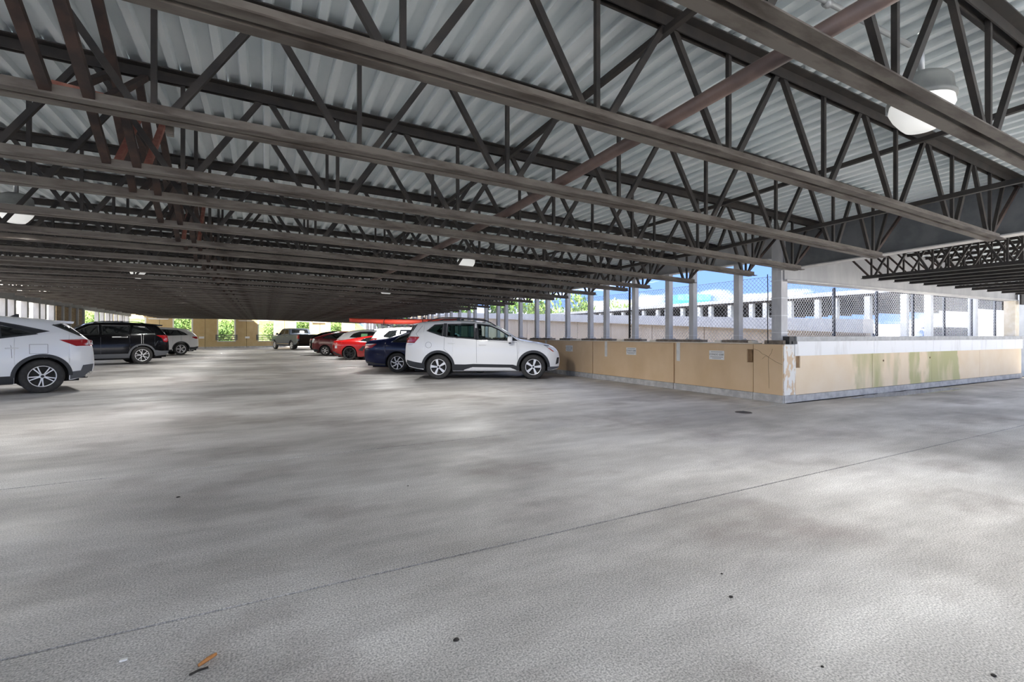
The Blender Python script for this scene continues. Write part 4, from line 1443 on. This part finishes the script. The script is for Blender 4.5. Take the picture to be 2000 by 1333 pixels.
# ---- white compact crossover nearest the parapet corner
fore = spec(L=4.47, W=1.80, H=1.69, paint='p_white', hollow=True, xr=0.974, xf=3.685, wr=0.352, arch=0.415, rimf=0.645,
    top=[(0, .70), (.012, .86), (.03, 1.04), (.10, 1.20), (.20, 1.42), (.30, 1.585), (.42, 1.628), (.60, 1.648), (1.0, 1.675), (1.5, 1.685), (2.0, 1.655), (2.35, 1.61), (2.72, 1.475), (3.0, 1.305), (3.20, 1.165), (3.34, 1.115), (3.6, 1.07), (3.96, 1.01), (4.2, .95), (4.34, .885), (4.41, .80), (4.45, .70), (4.47, .58)],
    bot=[(0, .69), (.01, .58), (.05, .47), (.14, .36), (.40, .30), (.6, .27), (1.4, .235), (3.2, .235), (4.0, .25), (4.25, .26), (4.40, .30), (4.44, .36), (4.47, .56)],
    beltline=[(0, 1.24), (.6, 1.34), (1.3, 1.19), (2.06, 1.125), (3.2, 1.07), (4.47, .95)],
    glass=[([(.655, 1.385), (.86, 1.555), (1.10, 1.57), (1.085, 1.238)], 'glassgreen'), ([(1.215, 1.215), (1.235, 1.575), (1.99, 1.585), (2.015, 1.15)], 'glassgreen'),
           ([(2.105, 1.135), (2.075, 1.585), (2.42, 1.545), (2.70, 1.425), (2.96, 1.265), (3.08, 1.105)], 'glassclear')],
    pillars=[([(1.10, 1.23), (1.115, 1.60), (1.215, 1.60), (1.20, 1.205)], 'clad'), ([(2.02, 1.135), (1.99, 1.61), (2.075, 1.61), (2.10, 1.12)], 'clad'), ([(3.10, 1.10), (3.0, 1.25), (3.02, 1.27), (3.25, 1.095)], 'clad'), ([(.075, 1.235), (.215, 1.545), (.36, 1.575), (.16, 1.235)], 'glassdark')],
    screens=[(2.50, 3.20), (.06, .29)], clad='clad', cladw=0.062,
    panels=[([(.07, .555), (.30, .50), (.58, .455), (.60, .30), (.40, .315), (.15, .375), (.06, .47)], 'clad'),
            ([(1.37, .43), (1.75, .425), (1.98, .44), (3.1, .42), (3.29, .36), (3.29, .245), (1.37, .245)], 'clad'),
            ([(1.72, .275), (1.95, .35), (3.02, .335), (3.20, .265), (3.2, .255), (1.70, .255)], 'p_white'),
            ([(4.09, .36), (4.40, .36), (4.44, .37), (4.40, .31), (4.20, .265), (4.09, .26)], 'cladgrey')],
    lights=[('tail_light', [(.05, 1.045), (.045, 1.17), (.14, 1.225), (.42, 1.215), (.44, 1.20), (.30, 1.04)], 'taillight'), ('tail_light', [(.05, .99), (.05, 1.045), (.30, 1.04), (.21, .975)], 'lens'),
            ('head_light', [(3.98, .965), (4.14, .955), (4.30, .89), (4.37, .79), (4.30, .785), (4.16, .88)], 'lens'), ('head_light', [(3.97, .985), (4.15, .968), (4.14, .935), (4.10, .90)], 'lensdark'), ('side_marker', [(4.09, .90), (4.16, .885), (4.29, .79), (4.24, .79)], 'amber'),
            ('reflector', [(.075, .50), (.075, .545), (.17, .53), (.17, .49)], 'taillight'), ('fog_grille', [(4.33, .42), (4.37, .62), (4.44, .62), (4.42, .45)], 'clad')],
    seams=[[(2.06, 1.12), (2.075, .26)], [(3.22, 1.06), (3.235, .55)], [(1.15, 1.20), (1.14, .86), (1.30, .70)], [(.59, 1.64), (.34, 1.30), (.40, 1.22)], [(2.06, 1.10), (3.22, 1.05)],
           [(.70 + .085 * math.cos(a), .98 + .085 * math.sin(a)) for a in [2 * math.pi * q / 14 for q in range(15)]]],
    handles=[(1.35, 1.03), (2.24, .985)], mirror=(3.02, 1.055), rails=(.62, 2.62, .075), spoiler=(.205, .62, 1.585, None), style='wide', spokes=5)
make_car('crossover_car', 'white crossover with black roof rails, the large one parked beside the tan wall', 'car', fore, ('wheel', 4.396, 12.925, AZR, -1))

# ---- navy sedan behind it
navy = spec(L=4.88, W=1.85, H=1.46, paint='p_navy', xr=1.14, xf=3.92, wr=0.335, arch=0.385, ground=.15,
    top=[(0, .72), (.01, .84), (.03, .98), (.10, 1.06), (.5, 1.11), (.75, 1.14), (1.1, 1.26), (1.6, 1.41), (2.1, 1.46), (2.5, 1.45), (3.0, 1.30), (3.45, 1.05), (3.7, .99), (4.2, .93), (4.6, .82), (4.80, .70), (4.88, .55)],
    bot=[(0, .71), (.01, .58), (.05, .42), (.2, .27), (.6, .22), (1.5, .18), (3.6, .18), (4.6, .2), (4.8, .28), (4.88, .5)], handle_mat='p_navy', seam_mat='clad',
    beltline=[(0, 1.0), (.7, 1.08), (2, 1.0), (3.5, .97), (4.88, .9)],
    glass=[([(.98, 1.06), (1.28, 1.24), (1.62, 1.37), (2.1, 1.405), (2.5, 1.39), (2.95, 1.25), (3.3, 1.03), (2.2, 1.0), (1.0, 1.02)], 'glassdark')], screens=[(2.6, 3.38), (.85, 1.55)],
    pillars=[([(.93, 1.02), (1.26, 1.25), (1.60, 1.385), (2.1, 1.42), (2.1, 1.408), (1.62, 1.372), (1.28, 1.238), (1.0, 1.03)], 'chrome')],
    lights=[('tail_light', [(.02, .80), (.02, .93), (.14, .97), (.42, .98), (.46, .96), (.30, .84)], 'taillight'), ('tail_light', [(.02, .90), (.02, .955), (.30, .975), (.44, .968), (.26, .93)], 'lens')],
    panels=[([(.05, .40), (.4, .33), (.74, .30), (.74, .25), (.3, .27), (.1, .33)], 'clad')], handles=[(1.45, .90), (2.35, .88)], mirror=(3.1, 1.0), seams=[[(2.25, 1.0), (2.25, .25)], [(.62, 1.08), (.45, .98)]], spokes=7, style='twist')
make_car('sedan_car', 'dark navy sedan parked right behind the white crossover by the wall', 'car', navy, ('wheel', 3.944, 15.827, AZR, -1))

# ---- second white crossover with the kayak
xv = spec(L=4.42, W=1.78, H=1.56, paint='p_white', xr=.93, xf=3.6, wr=.34, arch=.40, clad='clad',
    top=[(0, .70), (.015, .90), (.05, 1.05), (.12, 1.18), (.24, 1.38), (.34, 1.50), (.6, 1.535), (1.3, 1.56), (1.9, 1.55), (2.3, 1.50), (2.8, 1.28), (3.15, 1.06), (3.6, 1.0), (4.1, .92), (4.32, .80), (4.42, .58)],
    bot=[(0, .69), (.01, .56), (.06, .45), (.2, .34), (.6, .26), (3.6, .23), (4.3, .27), (4.42, .54)], beltline=[(0, 1.15), (.7, 1.18), (2, 1.07), (3.2, 1.02), (4.42, .92)],
    glass=[([(.55, 1.20), (.78, 1.42), (1.10, 1.46), (1.12, 1.12)], 'glassdark'), ([(1.19, 1.10), (1.19, 1.46), (1.98, 1.475), (2.0, 1.06)], 'glassdark'), ([(2.05, 1.05), (2.04, 1.47), (2.35, 1.42), (2.75, 1.22), (2.98, 1.03)], 'glassdark')],
    lights=[('tail_light', [(.04, .97), (.04, 1.10), (.16, 1.15), (.36, 1.14), (.24, 1.00)], 'taillight')], rails=(.45, 2.4, .07), screens=[(2.35, 3.1), (.07, .33)], spoiler=(.15, .5, 1.49, 'p_white'), mirror=(2.9, 1.02), handles=[(1.3, .98), (2.2, .95)])
XV = make_car('crossover_car', 'white hatchback-crossover carrying the orange kayak, behind the navy sedan', 'car', xv, ('end', 3.485, 18.38, AZR, -1))

# ---- red sports car with black wheels
vet = spec(L=4.63, W=1.93, H=1.23, paint='p_red', xr=.92, xf=3.64, wr=.345, arch=.385, ground=.12, tumble=.30, rim_mat='darkalloy', style='fork', spokes=5, rimf=.76,
    top=[(0, .66), (.012, .80), (.03, .92), (.08, .985), (.4, 1.0), (.75, 1.04), (1.3, 1.15), (1.8, 1.225), (2.2, 1.22), (2.7, 1.02), (3.0, .87), (3.5, .80), (4.1, .68), (4.5, .54), (4.63, .42)],
    bot=[(0, .65), (.01, .52), (.06, .36), (.2, .24), (.6, .18), (3.6, .14), (4.4, .15), (4.63, .36)], beltline=[(0, .95), (1, .95), (2, .90), (3, .80), (4.63, .55)],
    glass=[([(1.45, .98), (1.62, 1.10), (1.95, 1.16), (2.25, 1.13), (2.6, .97), (2.72, .88), (1.8, .92)], 'glassdark')], screens=[(2.3, 2.95), (.6, 1.4)],
    panels=[([(1.38, .50), (1.62, .72), (1.72, .70), (1.60, .46)], 'clad'), ([(.05, .48), (.30, .34), (.52, .26), (.52, .20), (.2, .26), (.06, .38)], 'clad')],
    lights=[('tail_light', [(.03, .83), (.03, .90), (.20, .905), (.22, .85)], 'taillight'), ('reflector', [(.18, .60), (.18, .73), (.30, .74), (.30, .60)], 'lens')], mirror=(2.65, .90), seam_mat='clad', handle_mat='p_red')
make_car('sports_car', 'bright red sports car with black wheels in the wall row', 'car', vet, ('wheel', 3.83, 25.09, AZR, -1))

# ---- white wagon beyond the sports car
wag = spec(L=4.5, W=1.80, H=1.57, paint='p_white', xr=.95, xf=3.6, wr=.33, arch=.38,
    top=[(0, .72), (.012, .90), (.04, 1.03), (.14, 1.12), (.40, 1.33), (.75, 1.50), (1.3, 1.56), (2.0, 1.56), (2.5, 1.46), (3.0, 1.2), (3.3, 1.06), (3.9, .98), (4.3, .84), (4.5, .6)],
    bot=[(0, .70), (.01, .56), (.06, .42), (.3, .28), (.8, .22), (3.6, .2), (4.4, .25), (4.5, .55)], beltline=[(0, 1.05), (1, 1.13), (2, 1.08), (3.3, 1.03), (4.5, .9)],
    glass=[([(.80, 1.14), (1.0, 1.35), (1.35, 1.465), (2.0, 1.475), (2.45, 1.40), (2.85, 1.2), (3.05, 1.06), (2, 1.09)], 'glassdark')], screens=[(2.55, 3.25), (.2, .72)],
    lights=[('tail_light', [(.03, .92), (.03, 1.0), (.18, 1.03), (.30, 1.02), (.2, .92)], 'taillight')], mirror=(2.95, 1.04),
    extra=[('window_sticker', lambda s: s.patch([(1.45, 1.18), (1.45, 1.34), (1.80, 1.35), (1.80, 1.17)], 0.007, 0.004, both=-1), 'green')])
make_car('wagon_car', 'white wagon with a green window sticker behind the red sports car', 'car', wag, ('end', 3.547, 28.17, AZR, -1))

# ---- maroon hatchback
pri = spec(L=4.46, W=1.75, H=1.49, paint='p_maroon', xr=.85, xf=3.55, wr=.315, arch=.36, ground=.14,
    top=[(0, .72), (.012, .90), (.04, 1.06), (.12, 1.12), (.5, 1.22), (1.0, 1.36), (1.6, 1.475), (2.0, 1.49), (2.5, 1.38), (3.0, 1.18), (3.5, .98), (4.0, .86), (4.3, .72), (4.46, .52)],
    bot=[(0, .70), (.01, .55), (.06, .40), (.25, .25), (.6, .2), (3.6, .17), (4.3, .2), (4.46, .48)], beltline=[(0, 1.05), (.8, 1.05), (2, 1.0), (3.2, .93), (4.46, .8)],
    glass=[([(.62, 1.08), (.98, 1.27), (1.5, 1.405), (2.0, 1.43), (2.5, 1.32), (2.95, 1.12), (3.15, .97), (2, 1.02), (1.0, 1.05)], 'glassdark')], screens=[(2.4, 3.3), (.25, 1.3)],
    lights=[('tail_light', [(.03, .80), (.03, 1.03), (.10, 1.06), (.22, 1.04), (.12, .80)], 'lens')], panels=[([(.04, .42), (.3, .40), (.47, .36), (.47, .24), (.2, .27), (.06, .36)], 'clad')], mirror=(3.0, .98), spokes=6, style='thin', seam_mat='clad')
make_car('hatchback_car', 'dark red sloping-back hatchback parked beyond the red sports car', 'car', pri, ('wheel', 3.32, 31.23, AZR, -1))

# ---- black car beyond it
blk = spec(L=4.7, W=1.84, H=1.55, paint='p_black', xr=1.0, xf=3.8, wr=.335, arch=.39,
    top=[(0, .75), (.012, .93), (.04, 1.05), (.14, 1.13), (.45, 1.30), (.9, 1.47), (1.5, 1.55), (2.1, 1.54), (2.6, 1.42), (3.2, 1.1), (3.5, 1.02), (4.2, .92), (4.6, .75), (4.7, .6)],
    bot=[(0, .72), (.01, .58), (.06, .44), (.3, .3), (.8, .24), (3.8, .22), (4.6, .28), (4.7, .55)], beltline=[(0, 1.05), (1, 1.1), (2.1, 1.05), (3.5, 1.0), (4.7, .85)],
    glass=[([(.75, 1.12), (1.0, 1.33), (1.5, 1.45), (2.05, 1.45), (2.55, 1.34), (3.0, 1.08), (2, 1.06)], 'glassdark')], screens=[(2.65, 3.4), (.2, .85)],
    lights=[('tail_light', [(.03, .90), (.03, 1.0), (.3, 1.03), (.22, .92)], 'taillight'), ('trim', [(.03, .50), (.03, .68), (.09, .70), (.09, .52)], 'chrome')], mirror=(3.0, 1.05), seam_mat='clad')
make_car('hatchback_car', 'black hatchback half hidden behind the dark red hatchback', 'car', blk, ('end', 2.87, 36.9, AZR, -1))

# ---- grey pickup truck
trk = spec(L=5.85, W=2.03, H=1.88, paint='p_grey', xr=1.25, xf=4.9, wr=.40, arch=.47, ground=.30, tumble=.13, end_r=.97, round_r=.10, end_f=.80, crown=.015, spokes=5, style='wide',
    top=[(0, .80), (.01, 1.30), (.03, 1.335), (1.72, 1.345), (1.74, 1.36), (1.80, 1.60), (1.92, 1.83), (2.1, 1.875), (3.3, 1.88), (3.6, 1.80), (4.15, 1.36), (4.35, 1.30), (5.3, 1.22), (5.6, 1.12), (5.78, .98), (5.85, .75)],
    bot=[(0, .78), (.008, .70), (.03, .62), (.3, .48), (1.0, .42), (5.0, .40), (5.7, .42), (5.85, .62)], beltline=[(0, 1.34), (2, 1.30), (4.3, 1.24), (5.85, 1.1)],
    glass=[([(1.98, 1.33), (2.05, 1.76), (2.75, 1.79), (2.78, 1.31)], 'glassdark'), ([(2.86, 1.30), (2.84, 1.79), (3.35, 1.78), (3.60, 1.70), (3.98, 1.34), (3.9, 1.28)], 'glassdark')], screens=[(3.62, 4.18), (1.755, 1.89)],
    lights=[('tail_light', [(.012, .98), (.012, 1.27), (.15, 1.27), (.13, .98)], 'taillight')],
    panels=[([(1.76, .56), (4.38, .54), (4.38, .48), (1.76, .48)], 'chrome')], mirror=(4.0, 1.30), handles=[(2.1, 1.16), (2.95, 1.14)], seams=[[(1.76, 1.33), (1.76, .5)], [(2.82, 1.29), (2.82, .5)]], seam_mat='clad', handle_mat='chrome',
    extra=[('tailgate', lambda s: MB().box(-.025, .02, -.86, .86, .80, 1.33), 'p_black'), ('rear_bumper', lambda s: MB().box(-.14, .10, -.98, .98, .52, .76), 'p_black'),
           ('tail_light', lambda s: MB().box(-.02, .02, -.99, -.86, .96, 1.29).box(-.02, .02, .86, .99, .96, 1.29), 'taillight'), ('tow_hitch', lambda s: MB().box(-.2, .2, -.05, .05, .44, .54), 'under')])
make_car('pickup_truck', 'blue-grey pickup truck with black tailgate near the back wall', 'truck', trk, ('wheel', 2.09, 45.2, R(-20), 1))

# ---- white crossover at the picture's edge, facing away
esc = spec(L=4.60, W=1.86, H=1.66, paint='p_white2', hollow=True, xr=.88, xf=3.59, wr=.365, arch=.425, rimf=.63, spokes=5, style='double', clad='clad', cladw=.06,
    top=[(0, .62), (.01, .80), (.03, .98), (.07, 1.13), (.20, 1.245), (.36, 1.40), (.50, 1.535), (.62, 1.575), (.95, 1.615), (1.5, 1.655), (2.1, 1.655), (2.5, 1.60), (2.9, 1.43), (3.3, 1.16), (3.5, 1.09), (4.1, 1.0), (4.4, .88), (4.55, .72), (4.6, .55)],
    bot=[(0, .60), (.01, .52), (.05, .42), (.18, .32), (.4, .26), (1.0, .24), (3.6, .23), (4.4, .26), (4.6, .5)], beltline=[(0, 1.2), (.6, 1.33), (1.2, 1.20), (2.2, 1.13), (3.4, 1.06), (4.6, .9)],
    glass=[([(.98, 1.285), (1.30, 1.43), (1.52, 1.50), (1.50, 1.20)], 'glassdark'), ([(1.60, 1.185), (1.62, 1.52), (2.10, 1.545), (2.12, 1.14)], 'glassgreen'), ([(2.22, 1.13), (2.22, 1.54), (2.55, 1.49), (2.95, 1.28), (3.15, 1.09)], 'glassgreen')],
    pillars=[([(.76, 1.345), (1.20, 1.47), (1.55, 1.555), (2.1, 1.575), (2.1, 1.545), (1.55, 1.515), (1.22, 1.40), (1.0, 1.29)], 'clad'), ([(1.50, 1.20), (1.52, 1.54), (1.61, 1.54), (1.595, 1.18)], 'clad'), ([(2.12, 1.135), (2.1, 1.56), (2.215, 1.56), (2.22, 1.125)], 'clad'), ([(.73, 1.485), (.53, 1.53), (.21, 1.25), (.27, 1.235)], 'glassdark')],
    screens=[(2.6, 3.32), (.09, .47)], spoiler=(.33, .66, 1.57, None), fin=1.25, mirror=(3.05, 1.08), handles=[(1.34, .985), (2.4, .96)],
    lights=[('tail_light', [(.03, 1.02), (.045, 1.145), (.20, 1.17), (.62, 1.155), (.34, 1.015)], 'taillight'), ('tail_light', [(.022, 1.04), (.03, 1.13), (.14, 1.15), (.18, 1.03)], 'lens')],
    panels=[([(.03, .60), (.22, .58), (.26, .46), (.44, .44), (.44, .27), (.2, .31), (.06, .43)], 'cladgrey'), ([(1.31, .40), (3.16, .40), (3.16, .24), (1.31, .24)], 'clad'), ([(.03, .42), (.10, .43), (.20, .33), (.16, .30), (.08, .36)], 'chrome')],
    seams=[[(2.17, 1.13), (2.17, .25)], [(1.42, 1.22), (1.35, 1.02), (1.34, .78)], [(.80, .86), (.80, 1.06), (1.08, 1.06), (1.08, .86), (.80, .86)], [(.62, 1.57), (.70, 1.50), (.63, 1.46)]])
make_car('crossover_car', 'white crossover with black wheel arches cropped by the picture edge', 'car', esc, ('wheel', -4.252, 13.793, AZL, 1))

# ---- black SUV
pas = spec(L=4.84, W=1.98, H=1.82, paint='p_black', hollow=False, xr=1.02, xf=3.84, wr=.385, arch=.44, rimf=.67, spokes=5, style='fork', clad='cladgrey', cladw=.06, handle_mat='p_black', seam_mat='cladgrey',
    top=[(0, .70), (.01, .90), (.03, 1.10), (.10, 1.26), (.28, 1.50), (.44, 1.70), (.56, 1.755), (.9, 1.785), (1.6, 1.815), (2.4, 1.80), (2.8, 1.73), (3.2, 1.52), (3.55, 1.25), (3.8, 1.18), (4.4, 1.10), (4.7, .98), (4.80, .85), (4.84, .65)],
    bot=[(0, .69), (.01, .58), (.05, .46), (.18, .37), (.5, .31), (3.8, .26), (4.6, .29), (4.84, .6)], beltline=[(0, 1.30), (.8, 1.31), (2, 1.26), (3.5, 1.2), (4.84, 1.05)],
    glass=[([(.62, 1.335), (.90, 1.66), (1.30, 1.685), (1.42, 1.315)], 'glassdark'), ([(1.50, 1.31), (1.40, 1.69), (2.38, 1.705), (2.38, 1.285)], 'glassdark'), ([(2.46, 1.28), (2.46, 1.705), (2.75, 1.66), (3.15, 1.45), (3.38, 1.24)], 'glassdark')],
    pillars=[([(.55, 1.305), (.58, 1.335), (1.42, 1.312), (1.42, 1.295)], 'chrome')], screens=[(2.85, 3.55), (.07, .40)], spoiler=(.20, .60, 1.725, None), mirror=(3.3, 1.23), handles=[(1.65, 1.20), (2.62, 1.18)], rails=(.9, 2.6, .04),
    lights=[('tail_light', [(.03, 1.08), (.04, 1.24), (.16, 1.27), (.52, 1.26), (.30, 1.13), (.26, .98), (.1, .94)], 'taillight')],
    panels=[([(.03, .56), (.32, .56), (.56, .60), (.56, .33), (.2, .37), (.06, .45)], 'cladgrey'), ([(1.47, .47), (3.39, .46), (3.39, .28), (1.47, .28)], 'cladgrey')], seams=[[(2.42, 1.28), (2.42, .30)], [(.30, 1.12), (.48, .98), (.56, .80)]],
    extra=[('chrome_strip', lambda s: s.patch([(1.52, 1.165), (1.52, 1.21), (2.05, 1.205), (2.05, 1.165)], 0.004, 0.006), 'p_silver')])
make_car('suv_car', 'glossy black SUV with grey wheel arches behind the cropped white crossover', 'car', pas, ('wheel', -4.728, 25.88, AZL, 1))

# ---- silver-white SUV
bmw = spec(L=4.92, W=2.0, H=1.75, paint='p_silver', xr=1.02, xf=3.99, wr=.385, arch=.44, rimf=.68, spokes=5, style='double', clad='clad', cladw=.05,
    top=[(0, .72), (.01, .92), (.03, 1.08), (.10, 1.22), (.30, 1.42), (.55, 1.58), (.75, 1.66), (1.2, 1.72), (1.9, 1.75), (2.5, 1.72), (3.0, 1.55), (3.6, 1.2), (3.9, 1.14), (4.5, 1.05), (4.8, .92), (4.92, .65)],
    bot=[(0, .70), (.01, .58), (.05, .46), (.2, .35), (.5, .28), (4.0, .25), (4.7, .28), (4.92, .6)], beltline=[(0, 1.2), (.8, 1.26), (2, 1.2), (3.6, 1.14), (4.92, 1.0)],
    glass=[([(.62, 1.28), (.82, 1.44), (1.15, 1.60), (1.9, 1.645), (2.5, 1.61), (2.95, 1.44), (3.3, 1.17), (2, 1.22), (.8, 1.265)], 'glassdark')], screens=[(2.6, 3.5), (.14, .50)], spoiler=(.36, .75, 1.63, None), mirror=(3.3, 1.16),
    lights=[('tail_light', [(.025, 1.04), (.03, 1.14), (.14, 1.18), (.38, 1.17), (.42, 1.13), (.2, 1.03)], 'taillight')], panels=[([(.03, .55), (.3, .50), (.56, .50), (.56, .30), (.2, .35), (.05, .45)], 'clad'), ([(1.48, .36), (3.54, .36), (3.54, .26), (1.48, .26)], 'clad')], handles=[(1.7, 1.08), (2.75, 1.06)], handle_mat='p_silver')
make_car('suv_car', 'silver-white SUV parked beyond the black SUV near the back wall', 'car', bmw, ('wheel', -4.686, 36.43, AZL, 1))

# ---- two dark cars on the neighbouring deck
for k, (x, y, lab) in enumerate([(25.8, 11.9, 'dark car on the neighbouring deck, nearer the corner column'), (26.4, 8.4, 'dark car on the neighbouring deck, nearer the fascia beam end')]):
    sp = dict(blk)
    sp.update(H=1.7, top=[(a, b * 1.08) for a, b in blk['top']], glass=[([(a, b * 1.08) for a, b in blk['glass'][0][0]], 'glassdark')], lights=[], mirror=None, paint='p_black' if k else 'p_navy')
    make_car('parked_car', lab, 'car', sp, ('end', x, y, R(60), -1), 'cars on the neighbouring deck')

# ================================================================== kayak on the roof rack
fx, fy = math.sin(AZR), math.cos(AZR)
ky = empty('kayak', (0, 0, 0))
tag(ky, 'bright orange-red kayak strapped on the roof rack of a white car', 'kayak')
hull = MB()
n, m_ = 40, 14
KL = 4.4
for i in range(n + 1):
    q = i / n
    wdt = 0.30 * (max(0, math.sin(math.pi * q)) ** 0.6) + 0.004
    zb_ = 0.10 * abs(2 * q - 1) ** 2.5
    ht = 0.20 + 0.05 * abs(2 * q - 1) ** 2 - zb_
    for k in range(m_):
        a = 2 * math.pi * k / m_
        c_, s_ = math.cos(a), math.sin(a)
        hull.v.append(((q - 0.5) * KL, wdt * c_ * (1 if s_ > 0 else 1), zb_ + ht * (0.55 + 0.45 * (abs(s_) ** 0.8 * (1 if s_ > 0 else -1.2)))))
for i in range(n):
    for k in range(m_):
        a, b = i * m_ + k, i * m_ + (k + 1) % m_
        hull.f.append((a, b, b + m_, a + m_))
hull.f.append(tuple(range(m_)))
hull.f.append(tuple(n * m_ + k for k in range(m_)))
build('hull', hull, 'kayak', ky, smooth=True)
build('cockpit_rim', MB().tube([(0.45 * math.cos(a), 0.20 * math.sin(a), 0.205) for a in [2 * math.pi * k / 24 for k in range(25)]], 0.015, 6, False), 'strap', ky, smooth=True)
for x in (-0.75, 0.75):
    build('strap', MB().tube([(x, -0.31, -0.02), (x, -0.30, 0.12), (x, -0.16, 0.225), (x, 0.16, 0.225), (x, 0.30, 0.12), (x, 0.31, -0.02)], 0.012, 6), 'strap', ky)
    build('strap_buckle', MB().box(x - 0.03, x + 0.03, -0.05, 0.05, 0.22, 0.27), 'strap', ky)
    build('cross_bar', MB().box(x - 0.03, x + 0.03, -0.62, 0.62, -0.045, -0.012), 'strap', ky)
for x in (-1.95, 1.95):
    build('grab_handle', MB().bar((x, -0.06, 0.20), (x, 0.06, 0.20), 0.03), 'strap', ky)
xl = XV.location
ky.location = (xl[0] - fx * 1.0, xl[1] - fy * 1.0, 1.69)
ky.rotation_euler = (0, 0, math.atan2(fy, fx))

# ================================================================== bits on the floor
tw = tag(build('twig', MB().tube([(-0.035, -0.01, 0.008), (0.0, 0.0, 0.012), (0.03, 0.012, 0.01)], [0.006, 0.008, 0.006], 8), 'twig', loc=(-0.19, 2.15, 0), rot=(0, 0, R(20)), smooth=True), 'short orange-brown twig lying on the floor close to the camera', 'twig')
tw = tag(build('dark_twig', MB().tube([(-0.03, 0, 0.004), (0, 0.004, 0.005), (0.03, 0, 0.004)], 0.004, 6), 'scrap', loc=(-0.215, 2.10, 0), rot=(0, 0, R(15))), 'thin dark twig beside the orange-brown twig', 'twig')
tag(build('paper_scrap', MB().box(-0.012, 0.012, -0.006, 0.006, 0, 0.006), 'paper', loc=(-0.48, 2.31, 0)), 'tiny white scrap lying on the floor joint', 'scrap')
for i, (x, y) in enumerate([(2.13, 1.69), (1.98, 1.52), (0.70, 1.83), (1.87, 1.04), (2.38, 0.72), (-0.59, 4.44), (1.06, 3.89)]):
    s = 0.006 + 0.003 * (i % 3)
    mb = MB().lathe([(0.0, s * 0.7), (s * 0.6, s * 0.55), (s, s * 0.2), (s * 0.9, 0)], 7)
    mb.v = [(a * (1 + 0.5 * random.random()), b, c) for a, b, c in mb.v]
    tag(build('grit', mb, 'scrap', loc=(x, y, 0)), 'small dark bit of grit lying on the concrete floor', 'grit', 'grit on the floor')

# wet patch at the foot of the wall
pw = MB()
ring_ = []
rp = random.Random(4)
for k in range(36):
    a = 2 * math.pi * k / 36
    ring_.append((12.6 + 2.1 * math.cos(a) * (1 + rp.uniform(-.12, .12)), 5.10 - 0.10 * math.cos(a) + 0.26 * math.sin(a) * (1 + rp.uniform(-.3, .15)), 0.0025))
pw.add(ring_ + [(12.6, 5.1, 0.0025)], [(k, (k + 1) % 36, 36) for k in range(36)])
M['wet'] = mat('wet_concrete', (0.20, 0.185, 0.165), (0.27, 0.25, 0.225), scale=3, rough=0.06, world_pos=True)
tag(build('puddle', pw, 'wet'), 'shallow wet patch along the foot of the mossy wall', 'puddle')
